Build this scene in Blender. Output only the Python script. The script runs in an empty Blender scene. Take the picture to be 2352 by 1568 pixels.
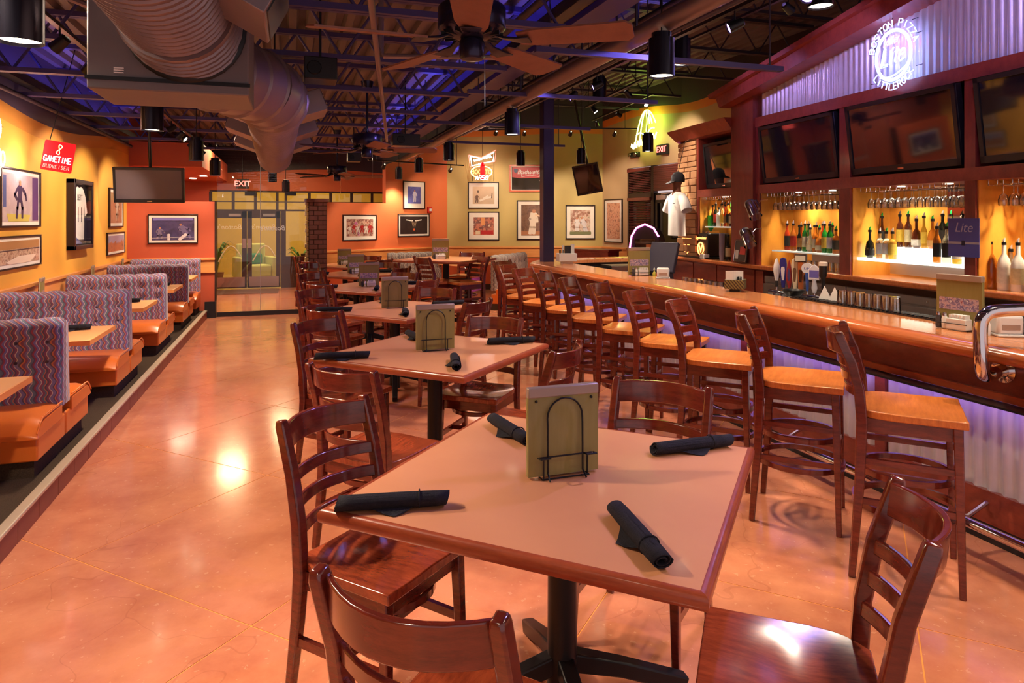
import bpy, bmesh, math, random
from mathutils import Vector, Matrix, Euler
R = math.radians; PI = math.pi
random.seed(11)
sc = bpy.context.scene
COL = sc.collection
# ---------------------------------------------------------------- camera
CAM_H, FPX, HZ, YAW = 1.58, 1568.0, 503.0, R(17.98)
cd = bpy.data.cameras.new('camera'); cam = bpy.data.objects.new('camera', cd); COL.objects.link(cam)
cd.lens = 24.0; cd.sensor_width = 36.0; cd.shift_y = -(784 - HZ) / 2352.0; cd.clip_start = .02
cam.location = (0, 0, CAM_H); cam.rotation_euler = (R(90), 0, -YAW)
sc.camera = cam
# ---------------------------------------------------------------- world, exposure
w = bpy.data.worlds.new('world'); sc.world = w; w.use_nodes = True
w.node_tree.nodes['Background'].inputs[0].default_value = (.66, .52, .52, 1)
w.node_tree.nodes['Background'].inputs[1].default_value = .55
vs = sc.view_settings; vs.view_transform = 'Standard'; vs.look = 'None'; vs.gamma = 1; vs.exposure = 1.0; vs.use_curve_mapping = False
sc.cycles.use_denoising = True
sc.cycles.use_adaptive_sampling = True; sc.cycles.adaptive_threshold = .08
sc.cycles.max_bounces = 5; sc.cycles.diffuse_bounces = 3; sc.cycles.glossy_bounces = 3
sc.cycles.transmission_bounces = 5; sc.cycles.transparent_max_bounces = 10
sc.cycles.sample_clamp_indirect = 4.0; sc.cycles.caustics_reflective = False; sc.cycles.caustics_refractive = False
# ---------------------------------------------------------------- measured points -> places on known planes
_S, _C = math.sin(YAW), math.cos(YAW)
def _ray(px, py):
    u = (px - 1176) / FPX; v = -(py - HZ) / FPX
    return Vector((_S + u * _C, _C - u * _S, v))
def onX(px, py, x): d = _ray(px, py); t = x / d.x; return Vector((x, d.y * t, CAM_H + d.z * t))
def onY(px, py, y): d = _ray(px, py); t = y / d.y; return Vector((d.x * t, y, CAM_H + d.z * t))
def onZ(px, py, z): d = _ray(px, py); t = (z - CAM_H) / d.z; return Vector((d.x * t, d.y * t, z))
def onL(px, py, p, q):
    d = _ray(px, py); nx, ny = -(q[1] - p[1]), q[0] - p[0]
    t = (nx * p[0] + ny * p[1]) / (nx * d.x + ny * d.y); return Vector((d.x * t, d.y * t, CAM_H + d.z * t))
# ---------------------------------------------------------------- mesh builder
class MB:
    def __init__(s, M=None): s.v = []; s.f = []; s.M = M or Matrix()
    def add(s, vs, fs):
        n = len(s.v); s.v += [s.M @ Vector(p) for p in vs]; s.f += [[i + n for i in f] for f in fs]; return s
    def box(s, x0, x1, y0, y1, z0, z1):
        return s.add([(x0,y0,z0),(x1,y0,z0),(x1,y1,z0),(x0,y1,z0),(x0,y0,z1),(x1,y0,z1),(x1,y1,z1),(x0,y1,z1)],
              [(3,2,1,0),(4,5,6,7),(0,1,5,4),(1,2,6,5),(2,3,7,6),(3,0,4,7)])
    def sweep(s, pts, w, h, up=(0,0,1), closed=False):
        """rectangular section w (sideways) x h (along up) along a polyline"""
        pts = [Vector(p) for p in pts]; n = len(pts); up = Vector(up); vs = []; fs = []
        ws = w if isinstance(w, (list, tuple)) else [w] * n; hs = h if isinstance(h, (list, tuple)) else [h] * n
        for i, p in enumerate(pts):
            if closed: d = pts[(i+1) % n] - pts[i-1]
            else: d = pts[min(i+1, n-1)] - pts[max(i-1, 0)]
            d.normalize(); sd = d.cross(up)
            if sd.length < 1e-5: sd = d.cross(Vector((0,1,0)))
            sd.normalize(); u = sd.cross(d).normalized()
            a, b = ws[i] / 2, hs[i] / 2
            vs += [p - sd*a - u*b, p + sd*a - u*b, p + sd*a + u*b, p - sd*a + u*b]
        for i in range(n if closed else n - 1):
            a, b = 4*i, 4*((i+1) % n)
            for k in range(4): fs.append((a+k, a+(k+1)%4, b+(k+1)%4, b+k))
        if not closed: fs += [(3,2,1,0), (4*n-4, 4*n-3, 4*n-2, 4*n-1)]
        return s.add(vs, fs)
    def beam(s, p, q, w, h, up=(0,0,1)): return s.sweep([p, q], w, h, up)
    def tube(s, pts, r, n=8, closed=False, cap=True):
        pts = [Vector(p) for p in pts]; m = len(pts); rs = r if isinstance(r, (list, tuple)) else [r] * m; vs = []; fs = []; ref = None
        for i, p in enumerate(pts):
            if closed: d = pts[(i+1) % m] - pts[i-1]
            else: d = pts[min(i+1, m-1)] - pts[max(i-1, 0)]
            if d.length < 1e-9: d = Vector((0,0,1))
            d.normalize()
            if ref is None:
                ref = Vector((0,0,1)) if abs(d.z) < .9 else Vector((1,0,0))
            a = (ref - d * ref.dot(d))
            if a.length < 1e-4: a = d.orthogonal()
            a.normalize(); b = d.cross(a); ref = a
            for k in range(n):
                t = 2*PI*k/n; vs.append(p + (a*math.cos(t) + b*math.sin(t)) * rs[i])
        for i in range(m if closed else m - 1):
            A, B = n*i, n*((i+1) % m)
            for k in range(n): fs.append((A+k, A+(k+1)%n, B+(k+1)%n, B+k))
        if cap and not closed: fs += [tuple(range(n-1,-1,-1)), tuple(range(n*(m-1), n*m))]
        return s.add(vs, fs)
    def lathe(s, prof, n=16, c=(0,0,0), cap=True):
        vs = []; fs = []; m = len(prof)
        for r, z in prof:
            for k in range(n):
                t = 2*PI*k/n; vs.append((c[0]+r*math.cos(t), c[1]+r*math.sin(t), c[2]+z))
        for i in range(m-1):
            for k in range(n): fs.append((n*i+k, n*i+(k+1)%n, n*i+n+(k+1)%n, n*i+n+k))
        if cap: fs += [tuple(range(n-1,-1,-1)), tuple(range(n*(m-1), n*m))]
        return s.add(vs, fs)
    def prism(s, poly, z0, z1):
        n = len(poly); vs = [(p[0],p[1],z0) for p in poly] + [(p[0],p[1],z1) for p in poly]
        fs = [tuple(range(n-1,-1,-1)), tuple(range(n, 2*n))] + [(k,(k+1)%n,n+(k+1)%n,n+k) for k in range(n)]
        return s.add(vs, fs)
    def slab(s, top, bot, nu, nv):
        """closed volume between two height functions over the unit square"""
        vs = []; fs = []; W = nv + 1; N = (nu+1)*W
        for fn in (top, bot):
            for i in range(nu+1):
                for j in range(nv+1): vs.append(fn(i/nu, j/nv))
        for i in range(nu):
            for j in range(nv):
                a = i*W+j; fs.append((a, a+W, a+W+1, a+1)); fs.append((N+a, N+a+1, N+a+W+1, N+a+W))
        for i in range(nu):
            a = i*W; fs.append((a, N+a, N+a+W, a+W)); a = i*W+nv; fs.append((a, a+W, N+a+W, N+a))
        for j in range(nv):
            a = j; fs.append((a, a+1, N+a+1, N+a)); a = nu*W+j; fs.append((a, N+a, N+a+1, a+1))
        return s.add(vs, fs)
    def sheet(s, fn, nu, nv):
        W = nv+1; vs = [fn(i/nu, j/nv) for i in range(nu+1) for j in range(nv+1)]
        return s.add(vs, [(i*W+j, (i+1)*W+j, (i+1)*W+j+1, i*W+j+1) for i in range(nu) for j in range(nv)])
    def mesh(s, name, m, smooth=0):
        me = bpy.data.meshes.new(name); me.from_pydata([tuple(p) for p in s.v], [], s.f); me.update()
        bm = bmesh.new(); bm.from_mesh(me); bmesh.ops.recalc_face_normals(bm, faces=bm.faces); bm.to_mesh(me); bm.free()
        if m: me.materials.append(m)
        if smooth:
            me.polygons.foreach_set('use_smooth', [True]*len(me.polygons)); me.set_sharp_from_angle(angle=R(smooth))
        return me
def O(name, mb, m, parent=None, smooth=0, bev=0, label=None, cat=None, group=None, kind=None, loc=None, rz=None):
    me = mb.mesh(name, m, smooth) if isinstance(mb, MB) else mb
    o = bpy.data.objects.new(name, me); COL.objects.link(o)
    if parent is not None: o.parent = parent
    if loc is not None: o.location = loc
    if rz is not None: o.rotation_euler = (0,0,rz)
    if bev:
        b = o.modifiers.new('bevel', 'BEVEL'); b.width = bev; b.segments = 2; b.limit_method = 'ANGLE'; b.angle_limit = R(40)
        if not smooth:
            me.polygons.foreach_set('use_smooth', [True]*len(me.polygons)); me.set_sharp_from_angle(angle=R(50))
    return tag(o, label, cat, group, kind)
def tag(o, label=None, cat=None, group=None, kind=None):
    if label: o['label'] = label
    if cat: o['category'] = cat
    if group: o['group'] = group
    if kind: o['kind'] = kind
    return o
def T(name, label, cat, loc=(0,0,0), rz=0, group=None):
    o = bpy.data.objects.new(name, None); COL.objects.link(o); o.empty_display_size = .1
    o.location = loc; o.rotation_euler = (0,0,rz); return tag(o, label, cat, group)
def ST(name, mb, m, parent=None, **k): return O(name, mb, m, parent, kind=None if parent else 'structure', **k)
def dup(root, loc, rz=0, label=None, group=None):
    r = root.copy(); COL.objects.link(r); r.location = loc; r.rotation_euler = (0,0,rz)
    if label: r['label'] = label
    if group: r['group'] = group
    for ch in KIDS(root):
        c = ch.copy(); COL.objects.link(c); c.parent = r
        for g in KIDS(ch):
            d = g.copy(); COL.objects.link(d); d.parent = c
    return r
_kids = {}
def KIDS(o):
    k = o.name
    if k not in _kids: _kids[k] = [c for c in COL.objects if c.parent == o and c.type != 'LIGHT']
    return _kids[k]
ORD = ['first','second','third','fourth','fifth','sixth','seventh','eighth','ninth','tenth','eleventh','twelfth','thirteenth','fourteenth','fifteenth','sixteenth','seventeenth','eighteenth','nineteenth','twentieth']
# ---------------------------------------------------------------- procedural materials
def nt(name):
    m = bpy.data.materials.new(name); m.use_nodes = True; t = m.node_tree
    return m, t, t.nodes, t.links, t.nodes['Principled BSDF']
def c4(c): return (c[0], c[1], c[2], 1)
def L(*c):  # sRGB 0-255 -> linear
    return tuple((v/255/12.92 if v/255 <= .04045 else ((v/255+.055)/1.055)**2.4) for v in c)
def sep_pos(n, l, obj=False):
    if obj: g = n.new('ShaderNodeTexCoord'); out = g.outputs['Object']
    else: g = n.new('ShaderNodeNewGeometry'); out = g.outputs['Position']
    s = n.new('ShaderNodeSeparateXYZ'); l.new(out, s.inputs[0]); return s, out
def math_(n, l, op, a, b=None, c=None):
    m = n.new('ShaderNodeMath'); m.operation = op
    for i, v in enumerate((a, b, c)):
        if v is None: continue
        if isinstance(v, (int, float)): m.inputs[i].default_value = v
        else: l.new(v, m.inputs[i])
    return m.outputs[0]
def mix(n, l, f, a, b):
    m = n.new('ShaderNodeMix'); m.data_type = 'RGBA'
    for i, v in ((0, f), (6, a), (7, b)):
        if isinstance(v, (int, float)): m.inputs[i].default_value = v
        elif isinstance(v, tuple): m.inputs[i].default_value = c4(v)
        else: l.new(v, m.inputs[i])
    return m.outputs[2]
def noise(n, l, vec, scale, detail=3, stretch=None, rough=.5):
    if stretch:
        mp = n.new('ShaderNodeMapping'); mp.inputs['Scale'].default_value = stretch; l.new(vec, mp.inputs[0]); vec = mp.outputs[0]
    t = n.new('ShaderNodeTexNoise'); t.inputs['Scale'].default_value = scale; t.inputs['Detail'].default_value = detail
    t.inputs['Roughness'].default_value = rough; l.new(vec, t.inputs['Vector']); return t.outputs[0]
def bump(n, l, b, h, strength=.2, dist=.01):
    k = n.new('ShaderNodeBump'); k.inputs['Strength'].default_value = strength; k.inputs['Distance'].default_value = dist
    l.new(h, k.inputs['Height']); l.new(k.outputs[0], b.inputs['Normal'])
def pm(name, col, rough=.5, metal=0, col2=None, scale=6, stretch=None, bmp=0, bscale=60, coat=0, emit=None, estr=0, trans=0, ior=1.45, spec=.5, alpha=1):
    m, t, n, l, b = nt(name)
    b.inputs['Base Color'].default_value = c4(col); b.inputs['Roughness'].default_value = rough; b.inputs['Metallic'].default_value = metal
    b.inputs['Coat Weight'].default_value = coat; b.inputs['Coat Roughness'].default_value = .08; b.inputs['Specular IOR Level'].default_value = spec
    b.inputs['Transmission Weight'].default_value = trans; b.inputs['IOR'].default_value = ior; b.inputs['Alpha'].default_value = alpha
    tc = n.new('ShaderNodeTexCoord')
    c2 = col2 or tuple(v * .88 for v in col)
    f = noise(n, l, tc.outputs['Object'], scale, 4, stretch)
    l.new(mix(n, l, f, col, c2), b.inputs['Base Color'])
    if bmp: bump(n, l, b, noise(n, l, tc.outputs['Object'], bscale, 3), bmp)
    if emit: b.inputs['Emission Color'].default_value = c4(emit); b.inputs['Emission Strength'].default_value = estr
    return m
def wood(name, c1, c2, rough=.3, grain=(3, 3, 40), coat=.3, scale=2.2):
    m, t, n, l, b = nt(name); tc = n.new('ShaderNodeTexCoord'); v = tc.outputs['Object']
    f = noise(n, l, v, scale, 5, grain, .6); g = noise(n, l, v, scale*9, 2, grain)
    f = math_(n, l, 'MULTIPLY_ADD', math_(n, l, 'SUBTRACT', f, .5), 1.9, .5)
    f = math_(n, l, 'ADD', f, math_(n, l, 'MULTIPLY', math_(n, l, 'SUBTRACT', g, .5), .5)); 
    cl = n.new('ShaderNodeClamp'); l.new(f, cl.inputs[0])
    l.new(mix(n, l, cl.outputs[0], c1, c2), b.inputs['Base Color']); b.inputs['Roughness'].default_value = rough
    b.inputs['Coat Weight'].default_value = coat; b.inputs['Coat Roughness'].default_value = .12
    bump(n, l, b, g, .04, .004); return m
def emis(name, col, s):
    m, t, n, l, b = nt(name); b.inputs['Base Color'].default_value = c4(tuple(v*.4 for v in col)); b.inputs['Emission Color'].default_value = c4(col); b.inputs['Emission Strength'].default_value = s; b.inputs['Roughness'].default_value = .4
    return m
def paint(name, low, stripe, top, base, slope=0, amp=0, freq=1, ph=0, axis=1, th=.14, low2=None, zlow=0):
    """wall paint: two colours with a wavy dividing line and a stripe of a third along it"""
    m, t, n, l, b = nt(name); s, pos = sep_pos(n, l)
    a = s.outputs[axis]; z = s.outputs[2]
    zb = math_(n, l, 'ADD', math_(n, l, 'MULTIPLY_ADD', a, slope, base), math_(n, l, 'MULTIPLY', math_(n, l, 'SINE', math_(n, l, 'MULTIPLY_ADD', a, freq, ph)), amp))
    k1 = math_(n, l, 'GREATER_THAN', z, zb); k2 = math_(n, l, 'GREATER_THAN', z, math_(n, l, 'SUBTRACT', zb, th))
    mott = noise(n, l, pos, 3.5, 4)
    lo = mix(n, l, mott, low, tuple(v*.9 for v in low))
    if low2: lo = mix(n, l, math_(n, l, 'LESS_THAN', z, zlow), lo, low2)
    c = mix(n, l, k1, mix(n, l, k2, lo, stripe), top)
    l.new(c, b.inputs['Base Color']); b.inputs['Roughness'].default_value = .55
    bump(n, l, b, noise(n, l, pos, 180, 2), .06, .003); return m
def glass(name, tint=(1,1,1), rough=0., a=.12, refl=.08):
    """thin clear glass: mostly see-through, a little mirror-like"""
    m, t, n, l, b = nt(name); n.remove(b); out = n['Material Output']
    tr = n.new('ShaderNodeBsdfTransparent'); tr.inputs[0].default_value = c4(tint)
    gl = n.new('ShaderNodeBsdfGlossy'); gl.inputs['Roughness'].default_value = rough
    lw = n.new('ShaderNodeLayerWeight'); lw.inputs[0].default_value = .25
    mx = n.new('ShaderNodeMixShader'); f = math_(n, l, 'MULTIPLY_ADD', lw.outputs['Fresnel'], a, refl)
    l.new(f, mx.inputs[0]); l.new(tr.outputs[0], mx.inputs[1]); l.new(gl.outputs[0], mx.inputs[2]); l.new(mx.outputs[0], out.inputs[0]); return m
M = {}
M['chair'] = wood('mahogany_stain', L(116,42,28), L(76,24,18), .17, (5,5,26), .7)
M['seatwood'] = wood('chair_seat_wood', L(166,78,46), L(110,42,28), .18, (26,4,8), .7)
M['stoolseat'] = wood('stool_seat_wood', L(222,134,66), L(178,92,40), .3, (4,24,8), .4)
M['edge'] = wood('table_edge_wood', L(170,80,48), L(128,54,34), .3, (4,4,20), .4)
M['bartop'] = wood('bar_top_wood', L(226,150,96), L(196,118,72), .22, (30,3,10), .5, 1.6)
M['nose'] = wood('bar_nose_wood', L(206,116,60), L(168,84,42), .24, (30,2,20), .5, 1.4)
M['cherry'] = wood('cherry_panel_wood', L(150,66,46), L(112,42,34), .32, (6,6,14), .3, 1.3)
M['backbar'] = wood('back_bar_wood', L(160,74,56), L(124,52,44), .38, (14,3,10), .15, 1.2)
M['backbar_v'] = wood('back_bar_post_wood', L(146,62,50), L(112,42,40), .38, (12,12,3), .15, 1.2)
M['maple'] = wood('maple_panel', L(236,168,70), L(222,146,54), .3, (8,8,3), .3, .9)
M['wains'] = wood('wainscot_wood', L(232,160,92), L(214,138,74), .4, (3,3,30), .15, 1.2)
M['traimo'] = wood('trim_orange_wood', L(214,100,50), L(190,80,40), .35, (3,3,30), .3, 1.2)
M['black'] = pm('black_metal', (.012,.012,.014), .35, .3)
M['blackp'] = pm('black_plastic', (.015,.014,.017), .32)
M['ceilmetal'] = pm('painted_steel', L(62,56,74), .5, .2)
M['joist'] = pm('joist_steel_blue_light', L(74,66,122), .42, .2)  # blue light on the joists is put into this base colour
M['deck'] = pm('deck_paint', L(120,110,114), .6, 0, L(100,92,98), 2.5)
M['duct'] = pm('duct_paint', L(142,126,128), .36, .5, L(128,114,120), 4, None, .05, 30)
M['ductbox'] = pm('duct_box_paint', L(118,110,112), .5, .15)
M['fanblade'] = wood('fan_blade_wood', L(134,88,72), L(116,74,62), .5, (8,8,8), 0)
M['fanmetal'] = pm('fan_metal', L(46,42,66), .25, .6)
M['chrome'] = pm('chrome', (.75,.74,.76), .08, 1)
M['steel'] = pm('brushed_steel', (.5,.48,.46), .32, 1, None, 3, (1,1,60))
M['fridge'] = pm('fridge_steel', (.34,.30,.29), .34, .9, None, 2, (40,1,1))
M['galv'] = pm('galvanized_sheet', (.74,.72,.74), .38, .35, (.60,.58,.60), 12)
M['black_cloth'] = pm('black_cloth', (.014,.013,.018), .9, 0, (.03,.028,.036), 90, None, .5, 400, spec=.2)
M['grey_cloth'] = pm('grey_cloth', (.06,.05,.055), .9, 0, (.09,.08,.08), 90, None, .4, 300, spec=.2)
M['olive'] = pm('olive_board', L(150,138,84), .45, 0, L(134,120,66), 5, (14,14,2))
M['strip'] = pm('menu_clip_strip', L(168,146,132), .35, .2)
M['white'] = pm('white_plastic', (.78,.76,.76), .4)
M['paper'] = pm('white_paper', (.85,.83,.8), .8)
M['vinyl'] = pm('orange_vinyl', L(216,116,44), .3, 0, L(202,100,36), 3, None, .05, 80, coat=.15)
M['carpet'] = pm('carpet', L(92,74,58), .95, 0, L(44,38,34), 160, None, .6, 250, spec=.1)
M['kerbtile'] = pm('kerb_tile', L(146,86,66), .5, 0, L(128,74,58), 8)
M['kerbtrim'] = pm('kerb_metal_trim', L(220,204,176), .35, .5)
M['column'] = pm('column_paint', L(58,52,92), .3, .1)
M['frame'] = pm('black_frame', L(36,20,22), .3)
M['mat'] = pm('picture_mat', L(236,224,214), .8)
M['screen'] = pm('tv_screen', (.012,.011,.014), .05, 0, None, 4, spec=.6, ior=1.75)
M['yellowlamp'] = emis('lamp_disc', (1, .84, .60), 5)
M['spotlamp'] = emis('spot_lens', (1, .86, .62), 12)
M['glass'] = glass('clear_glass'); M['pane'] = glass('pane_glass', (.97,.97,.95), 0, .5, .03)
M['glassware'] = glass('glassware', (.97,.98,.98), .03, .9, .20); M['jglass'] = glass('display_glass', (1,1,1), 0, .12, .02)
M['stone'] = pm('ledge_stone', L(196,152,112), .85, 0, L(168,118,86), 5, None, .3, 60)
M['brick_p'] = pm('pillar_brick', L(142,100,94), .85, 0, L(116,80,80), 8, None, .3, 60)
M['stone_l'] = pm('pillar_stone', L(214,184,130), .85, 0, L(170,140,96), 9, None, .4, 40)
M['mortar'] = pm('mortar', L(84,62,58), .95)
M['blind'] = wood('blind_wood', L(122,54,46), L(96,38,36), .35, (3,3,20), .2)
M['doorframe'] = pm('dark_door_frame', L(52,34,30), .4)
M['tanpaint'] = pm('yellow_lobby_paint', L(214,180,96), .7)
M['lobbyfloor'] = pm('lobby_floor', L(196,164,104), .3)
def slabmat():
    m, t, n, l, b = nt('stained_concrete'); s, pos = sep_pos(n, l)
    a = noise(n, l, pos, .55, 5); c = noise(n, l, pos, 2.6, 8, None, .65); d = noise(n, l, pos, 30, 4)
    col = mix(n, l, a, L(222,148,104), L(202,126,100))
    col = mix(n, l, math_(n, l, 'MULTIPLY', math_(n, l, 'SUBTRACT', c, .36), 2.3), col, L(176,98,72))
    vor = n.new('ShaderNodeTexVoronoi'); vor.feature = 'DISTANCE_TO_EDGE'; vor.inputs['Scale'].default_value = .9
    wv = n.new('ShaderNodeVectorMath'); wv.operation = 'ADD'; nz = n.new('ShaderNodeTexNoise'); nz.inputs['Scale'].default_value = 2; l.new(pos, nz.inputs['Vector'])
    l.new(pos, wv.inputs[0]); l.new(nz.outputs['Color'], wv.inputs[1]); l.new(wv.outputs[0], vor.inputs['Vector'])
    cr = math_(n, l, 'LESS_THAN', vor.outputs['Distance'], .003)
    col = mix(n, l, math_(n, l, 'MULTIPLY', cr, .16), col, L(120,56,40))
    col = mix(n, l, math_(n, l, 'MULTIPLY', math_(n, l, 'GREATER_THAN', d, .66), .25), col, L(240,190,150))
    l.new(col, b.inputs['Base Color'])
    l.new(math_(n, l, 'MULTIPLY_ADD', c, .20, .06), b.inputs['Roughness'])
    b.inputs['Coat Weight'].default_value = .35; b.inputs['Coat Roughness'].default_value = .1
    bump(n, l, b, c, .05, .02); return m
M['slab'] = slabmat(); M['joint'] = pm('floor_joint', L(240,156,70), .5)
def fabric(name, cols, per=.165):
    m, t, n, l, b = nt(name); s, pos = sep_pos(n, l, True)
    u = math_(n, l, 'ADD', math_(n, l, 'ADD', s.outputs[0], s.outputs[1]), math_(n, l, 'MULTIPLY', math_(n, l, 'SINE', math_(n, l, 'MULTIPLY', s.outputs[2], 92)), .0085))
    f = math_(n, l, 'FRACT', math_(n, l, 'MULTIPLY', u, 1/per))
    r = n.new('ShaderNodeValToRGB'); r.color_ramp.interpolation = 'CONSTANT'; e = r.color_ramp.elements
    k = len(cols)
    e[0].position = 0; e[0].color = c4(cols[0][1]); e[1].position = cols[1][0]; e[1].color = c4(cols[1][1])
    for p, c in cols[2:]: x = e.new(p); x.color = c4(c)
    l.new(f, r.inputs[0]); nz = noise(n, l, pos, 300, 2)
    l.new(mix(n, l, math_(n, l, 'MULTIPLY', nz, .35), r.outputs[0], (.02,.02,.03)), b.inputs['Base Color'])
    b.inputs['Roughness'].default_value = .85; b.inputs['Sheen Weight'].default_value = .2; bump(n, l, b, nz, .15, .003); return m
_mp, _sl, _be, _te, _or, _gr, _wi = L(134,78,108), L(120,114,164), L(206,192,184), L(98,120,138), L(196,120,92), L(92,82,104), L(148,62,84)
M['fabric'] = fabric('wavy_stripe_fabric', [(0,_mp),(.07,_be),(.10,_sl),(.20,_gr),(.25,_or),(.29,_mp),(.36,_sl),(.43,_be),(.46,_te),(.55,_gr),(.60,_wi),(.66,_sl),(.74,_be),(.77,_mp),(.85,_te),(.91,_or),(.94,_gr)])
_a, _b2, _c2, _d2 = L(150,134,126), L(186,172,160), L(112,100,104), L(122,74,72)
M['fabric2'] = fabric('sand_stripe_fabric', [(0,_a),(.1,_b2),(.16,_c2),(.28,_a),(.36,_d2),(.40,_b2),(.48,_c2),(.6,_b2),(.66,_a),(.78,_c2),(.84,_d2),(.88,_b2)], .15)
# ================================================================ the setting
def clip(poly, x0, x1, y0, y1):
    for ax, lim, sgn in ((0,x0,1),(0,x1,-1),(1,y0,1),(1,y1,-1)):
        out = []
        for i in range(len(poly)):
            p, q = poly[i-1], poly[i]; a, b = sgn*(p[ax]-lim), sgn*(q[ax]-lim)
            if (a < 0) != (b < 0): k = a/(a-b); out.append((p[0]+(q[0]-p[0])*k, p[1]+(q[1]-p[1])*k))
            if b >= 0: out.append(q)
        poly = out
        if len(poly) < 3: return []
    return poly
FX0, FX1, FY0, FY1 = -2.41, 6.95, -1.2, 16.6
floor = ST('floor', MB().box(FX0, FX1, FY0, FY1, -.12, -.0015), M['joint'])
g = .004
for i in range(-6, 16):
    for j in range(-6, 16):
        a0, a1 = 2.69 + 1.65*i + g, 2.69 + 1.65*(i+1) - g; b0, b1 = 2.98 + 1.63*j + g, 2.98 + 1.63*(j+1) - g
        P = clip([((a-b)/2, (a+b)/2) for a, b in ((a0,b0),(a1,b0),(a1,b1),(a0,b1))], FX0, FX1, FY0, FY1)
        if len(P) >= 3: O('floor_slab', MB().prism(P, -.012, 0), M['slab'], floor)
def wallseg(name, p, q, z0, z1, m, th=.12, parent=None):
    p, q = Vector((p[0],p[1],0)), Vector((q[0],q[1],0)); d = (q-p).normalized(); nrm = Vector((d.y,-d.x,0))  # th to the right of p->q
    a, b = p + nrm*th, q + nrm*th
    return ST(name, MB().prism([(p.x,p.y),(q.x,q.y),(b.x,b.y),(a.x,a.y)], z0, z1), m, parent)
YEL, DARK, ORA = L(236,172,70), L(74,64,80), L(226,110,52)
M['w_left'] = paint('paint_yellow', L(240,176,74), L(222,150,66), L(88,76,96), 2.65, 0, .10, .98, -9.80, 1, .16)
M['w_orange'] = paint('paint_orange', L(222,114,66), L(222,112,64), L(70,60,88), 1.90, .43, 0, 1, 0, 0, .001, L(204,88,48), .70)
M['w_green'] = paint('paint_green', L(190,164,98), L(226,132,56), L(60,50,62), 3.60, 0, .04, 1.3, 0, 0, .13, L(204,92,48), .70)
M['w_tan'] = paint('paint_tan', L(196,166,128), L(226,128,58), L(62,52,60), 3.80, 0, .08, 1.5, 1.2, 1, .16)
M['w_half'] = paint('paint_halfwall', L(192,86,56), L(192,86,56), L(192,86,56), 9)
M['w_head'] = paint('paint_header', L(176,88,48), L(176,88,48), L(40,34,44), 2.68, 0, .06, 1.2, .6, 0, .01)
M['w_bar'] = paint('paint_dark', L(58,48,58), L(58,48,58), L(58,48,58), 9)
wl = wallseg('wall_left', (-2.41,-1.2), (-2.41,12.02), 0, 3.3, M['w_left'], -.14)
ZC = .965
def wains(parent, p, q, off=.0):
    p, q = Vector((p[0],p[1],0)), Vector((q[0],q[1],0)); d = (q-p).normalized(); nl = Vector((-d.y,d.x,0))
    def bar(z0, z1, t): 
        a = p+nl*t; b = q+nl*t; m = MB().prism([(p.x,p.y),(q.x,q.y),(b.x,b.y),(a.x,a.y)][::-1], z0, z1); return m
    O('wainscot_board', bar(.745, .925, .018), M['wains'], parent)
    O('wainscot_cap', bar(.925, ZC, .045), M['wains'], parent, bev=.006)
    O('wainscot_bead', bar(.725, .745, .028), M['wains'], parent)
wains(wl, (-2.41,11.9), (-2.41,0))
# half wall at the end of the booths
wb = ST('wall_back_half', MB().box(-2.41, -1.15, 11.88, 12.02, 0, 1.86), M['w_half'])
wains(wb, (-1.15,11.88), (-2.41,11.88))
O('base_tile', MB().box(-1.30,-1.14,11.84,12.03,0,.26), M['blackp'], wb)
O('end_trim', MB().box(-1.155,-1.135,11.86,12.04,.26,1.86), M['doorframe'], wb)
# orange, green and tan walls
PO0, PO1, PG1 = (.52,13.65), (3.36,15.08), (6.70,14.02)
OM = onL(886, 465, PO0, PO1); OM = (OM.x, OM.y)
wo = wallseg('wall_orange', OM, PO1, 0, 4.3, M['w_orange'], -.12)
wo2 = wallseg('wall_orange_low', PO0, OM, 0, 1.91, M['w_orange'], -.12)
wg = wallseg('wall_green', PO1, PG1, 0, 4.3, M['w_green'], -.12)
wt = wallseg('wall_tan', PG1, (6.86,13.13), 0, 4.3, M['w_tan'], -.12)
wt2 = wallseg('wall_tan_near', (7.00,11.22), (6.90,-1.2), 0, 4.3, M['w_tan'], -.12)
wt3 = wallseg('wall_tan_over', (6.86,13.13), (7.00,11.22), 2.66, 4.3, M['w_tan'], -.12)
for W_, a, b in ((wo2, OM, PO0), (wo, PO1, OM), (wg, PG1, PO1), (wt, (6.86,13.13), PG1)): wains(W_, a, b)
for nme, a, b in (('baseboard_green', PG1, PO1), ('baseboard_orange', PO1, PO0)):
    p, q = Vector((*a,0)), Vector((*b,0)); d = (q-p).normalized(); nl = Vector((-d.y,d.x,0))*.015
    ST(nme, MB().prism([(p.x,p.y),(q.x,q.y),(q.x+nl.x,q.y+nl.y),(p.x+nl.x,p.y+nl.y)], 0, .12), M['doorframe'])
# ceilings: low bay over the aisle, high bay over the bar, ribbed metal deck
def deck(name, x0, x1, y0, y1, z, pitch):
    mb = MB(); n = int((x1-x0)/pitch); prof = []
    for i in range(n):
        x = x0 + i*pitch; prof += [(x, z), (x+pitch*.40, z), (x+pitch*.52, z+.05), (x+pitch*.88, z+.05)]
    prof.append((x0+n*pitch, z)); prof += [(x0+n*pitch, z+.14), (x0, z+.14)]
    vs = [(p[0], y0, p[1]) for p in prof] + [(p[0], y1, p[1]) for p in prof]; k = len(prof)
    mb.add(vs, [(i, (i+1)%k, k+(i+1)%k, k+i) for i in range(k)]); return ST(name, mb, M['deck'])
deck('ceiling', -2.41, 2.0, -1.2, 16.8, 3.22, .15)
deck('ceiling_high', 2.0, 7.1, -1.2, 15.4, 4.25, .18)
ST('trim_1', MB().box(1.94, 2.0, -1.2, 14.2, 3.22, 4.3), M['w_bar'])
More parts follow.
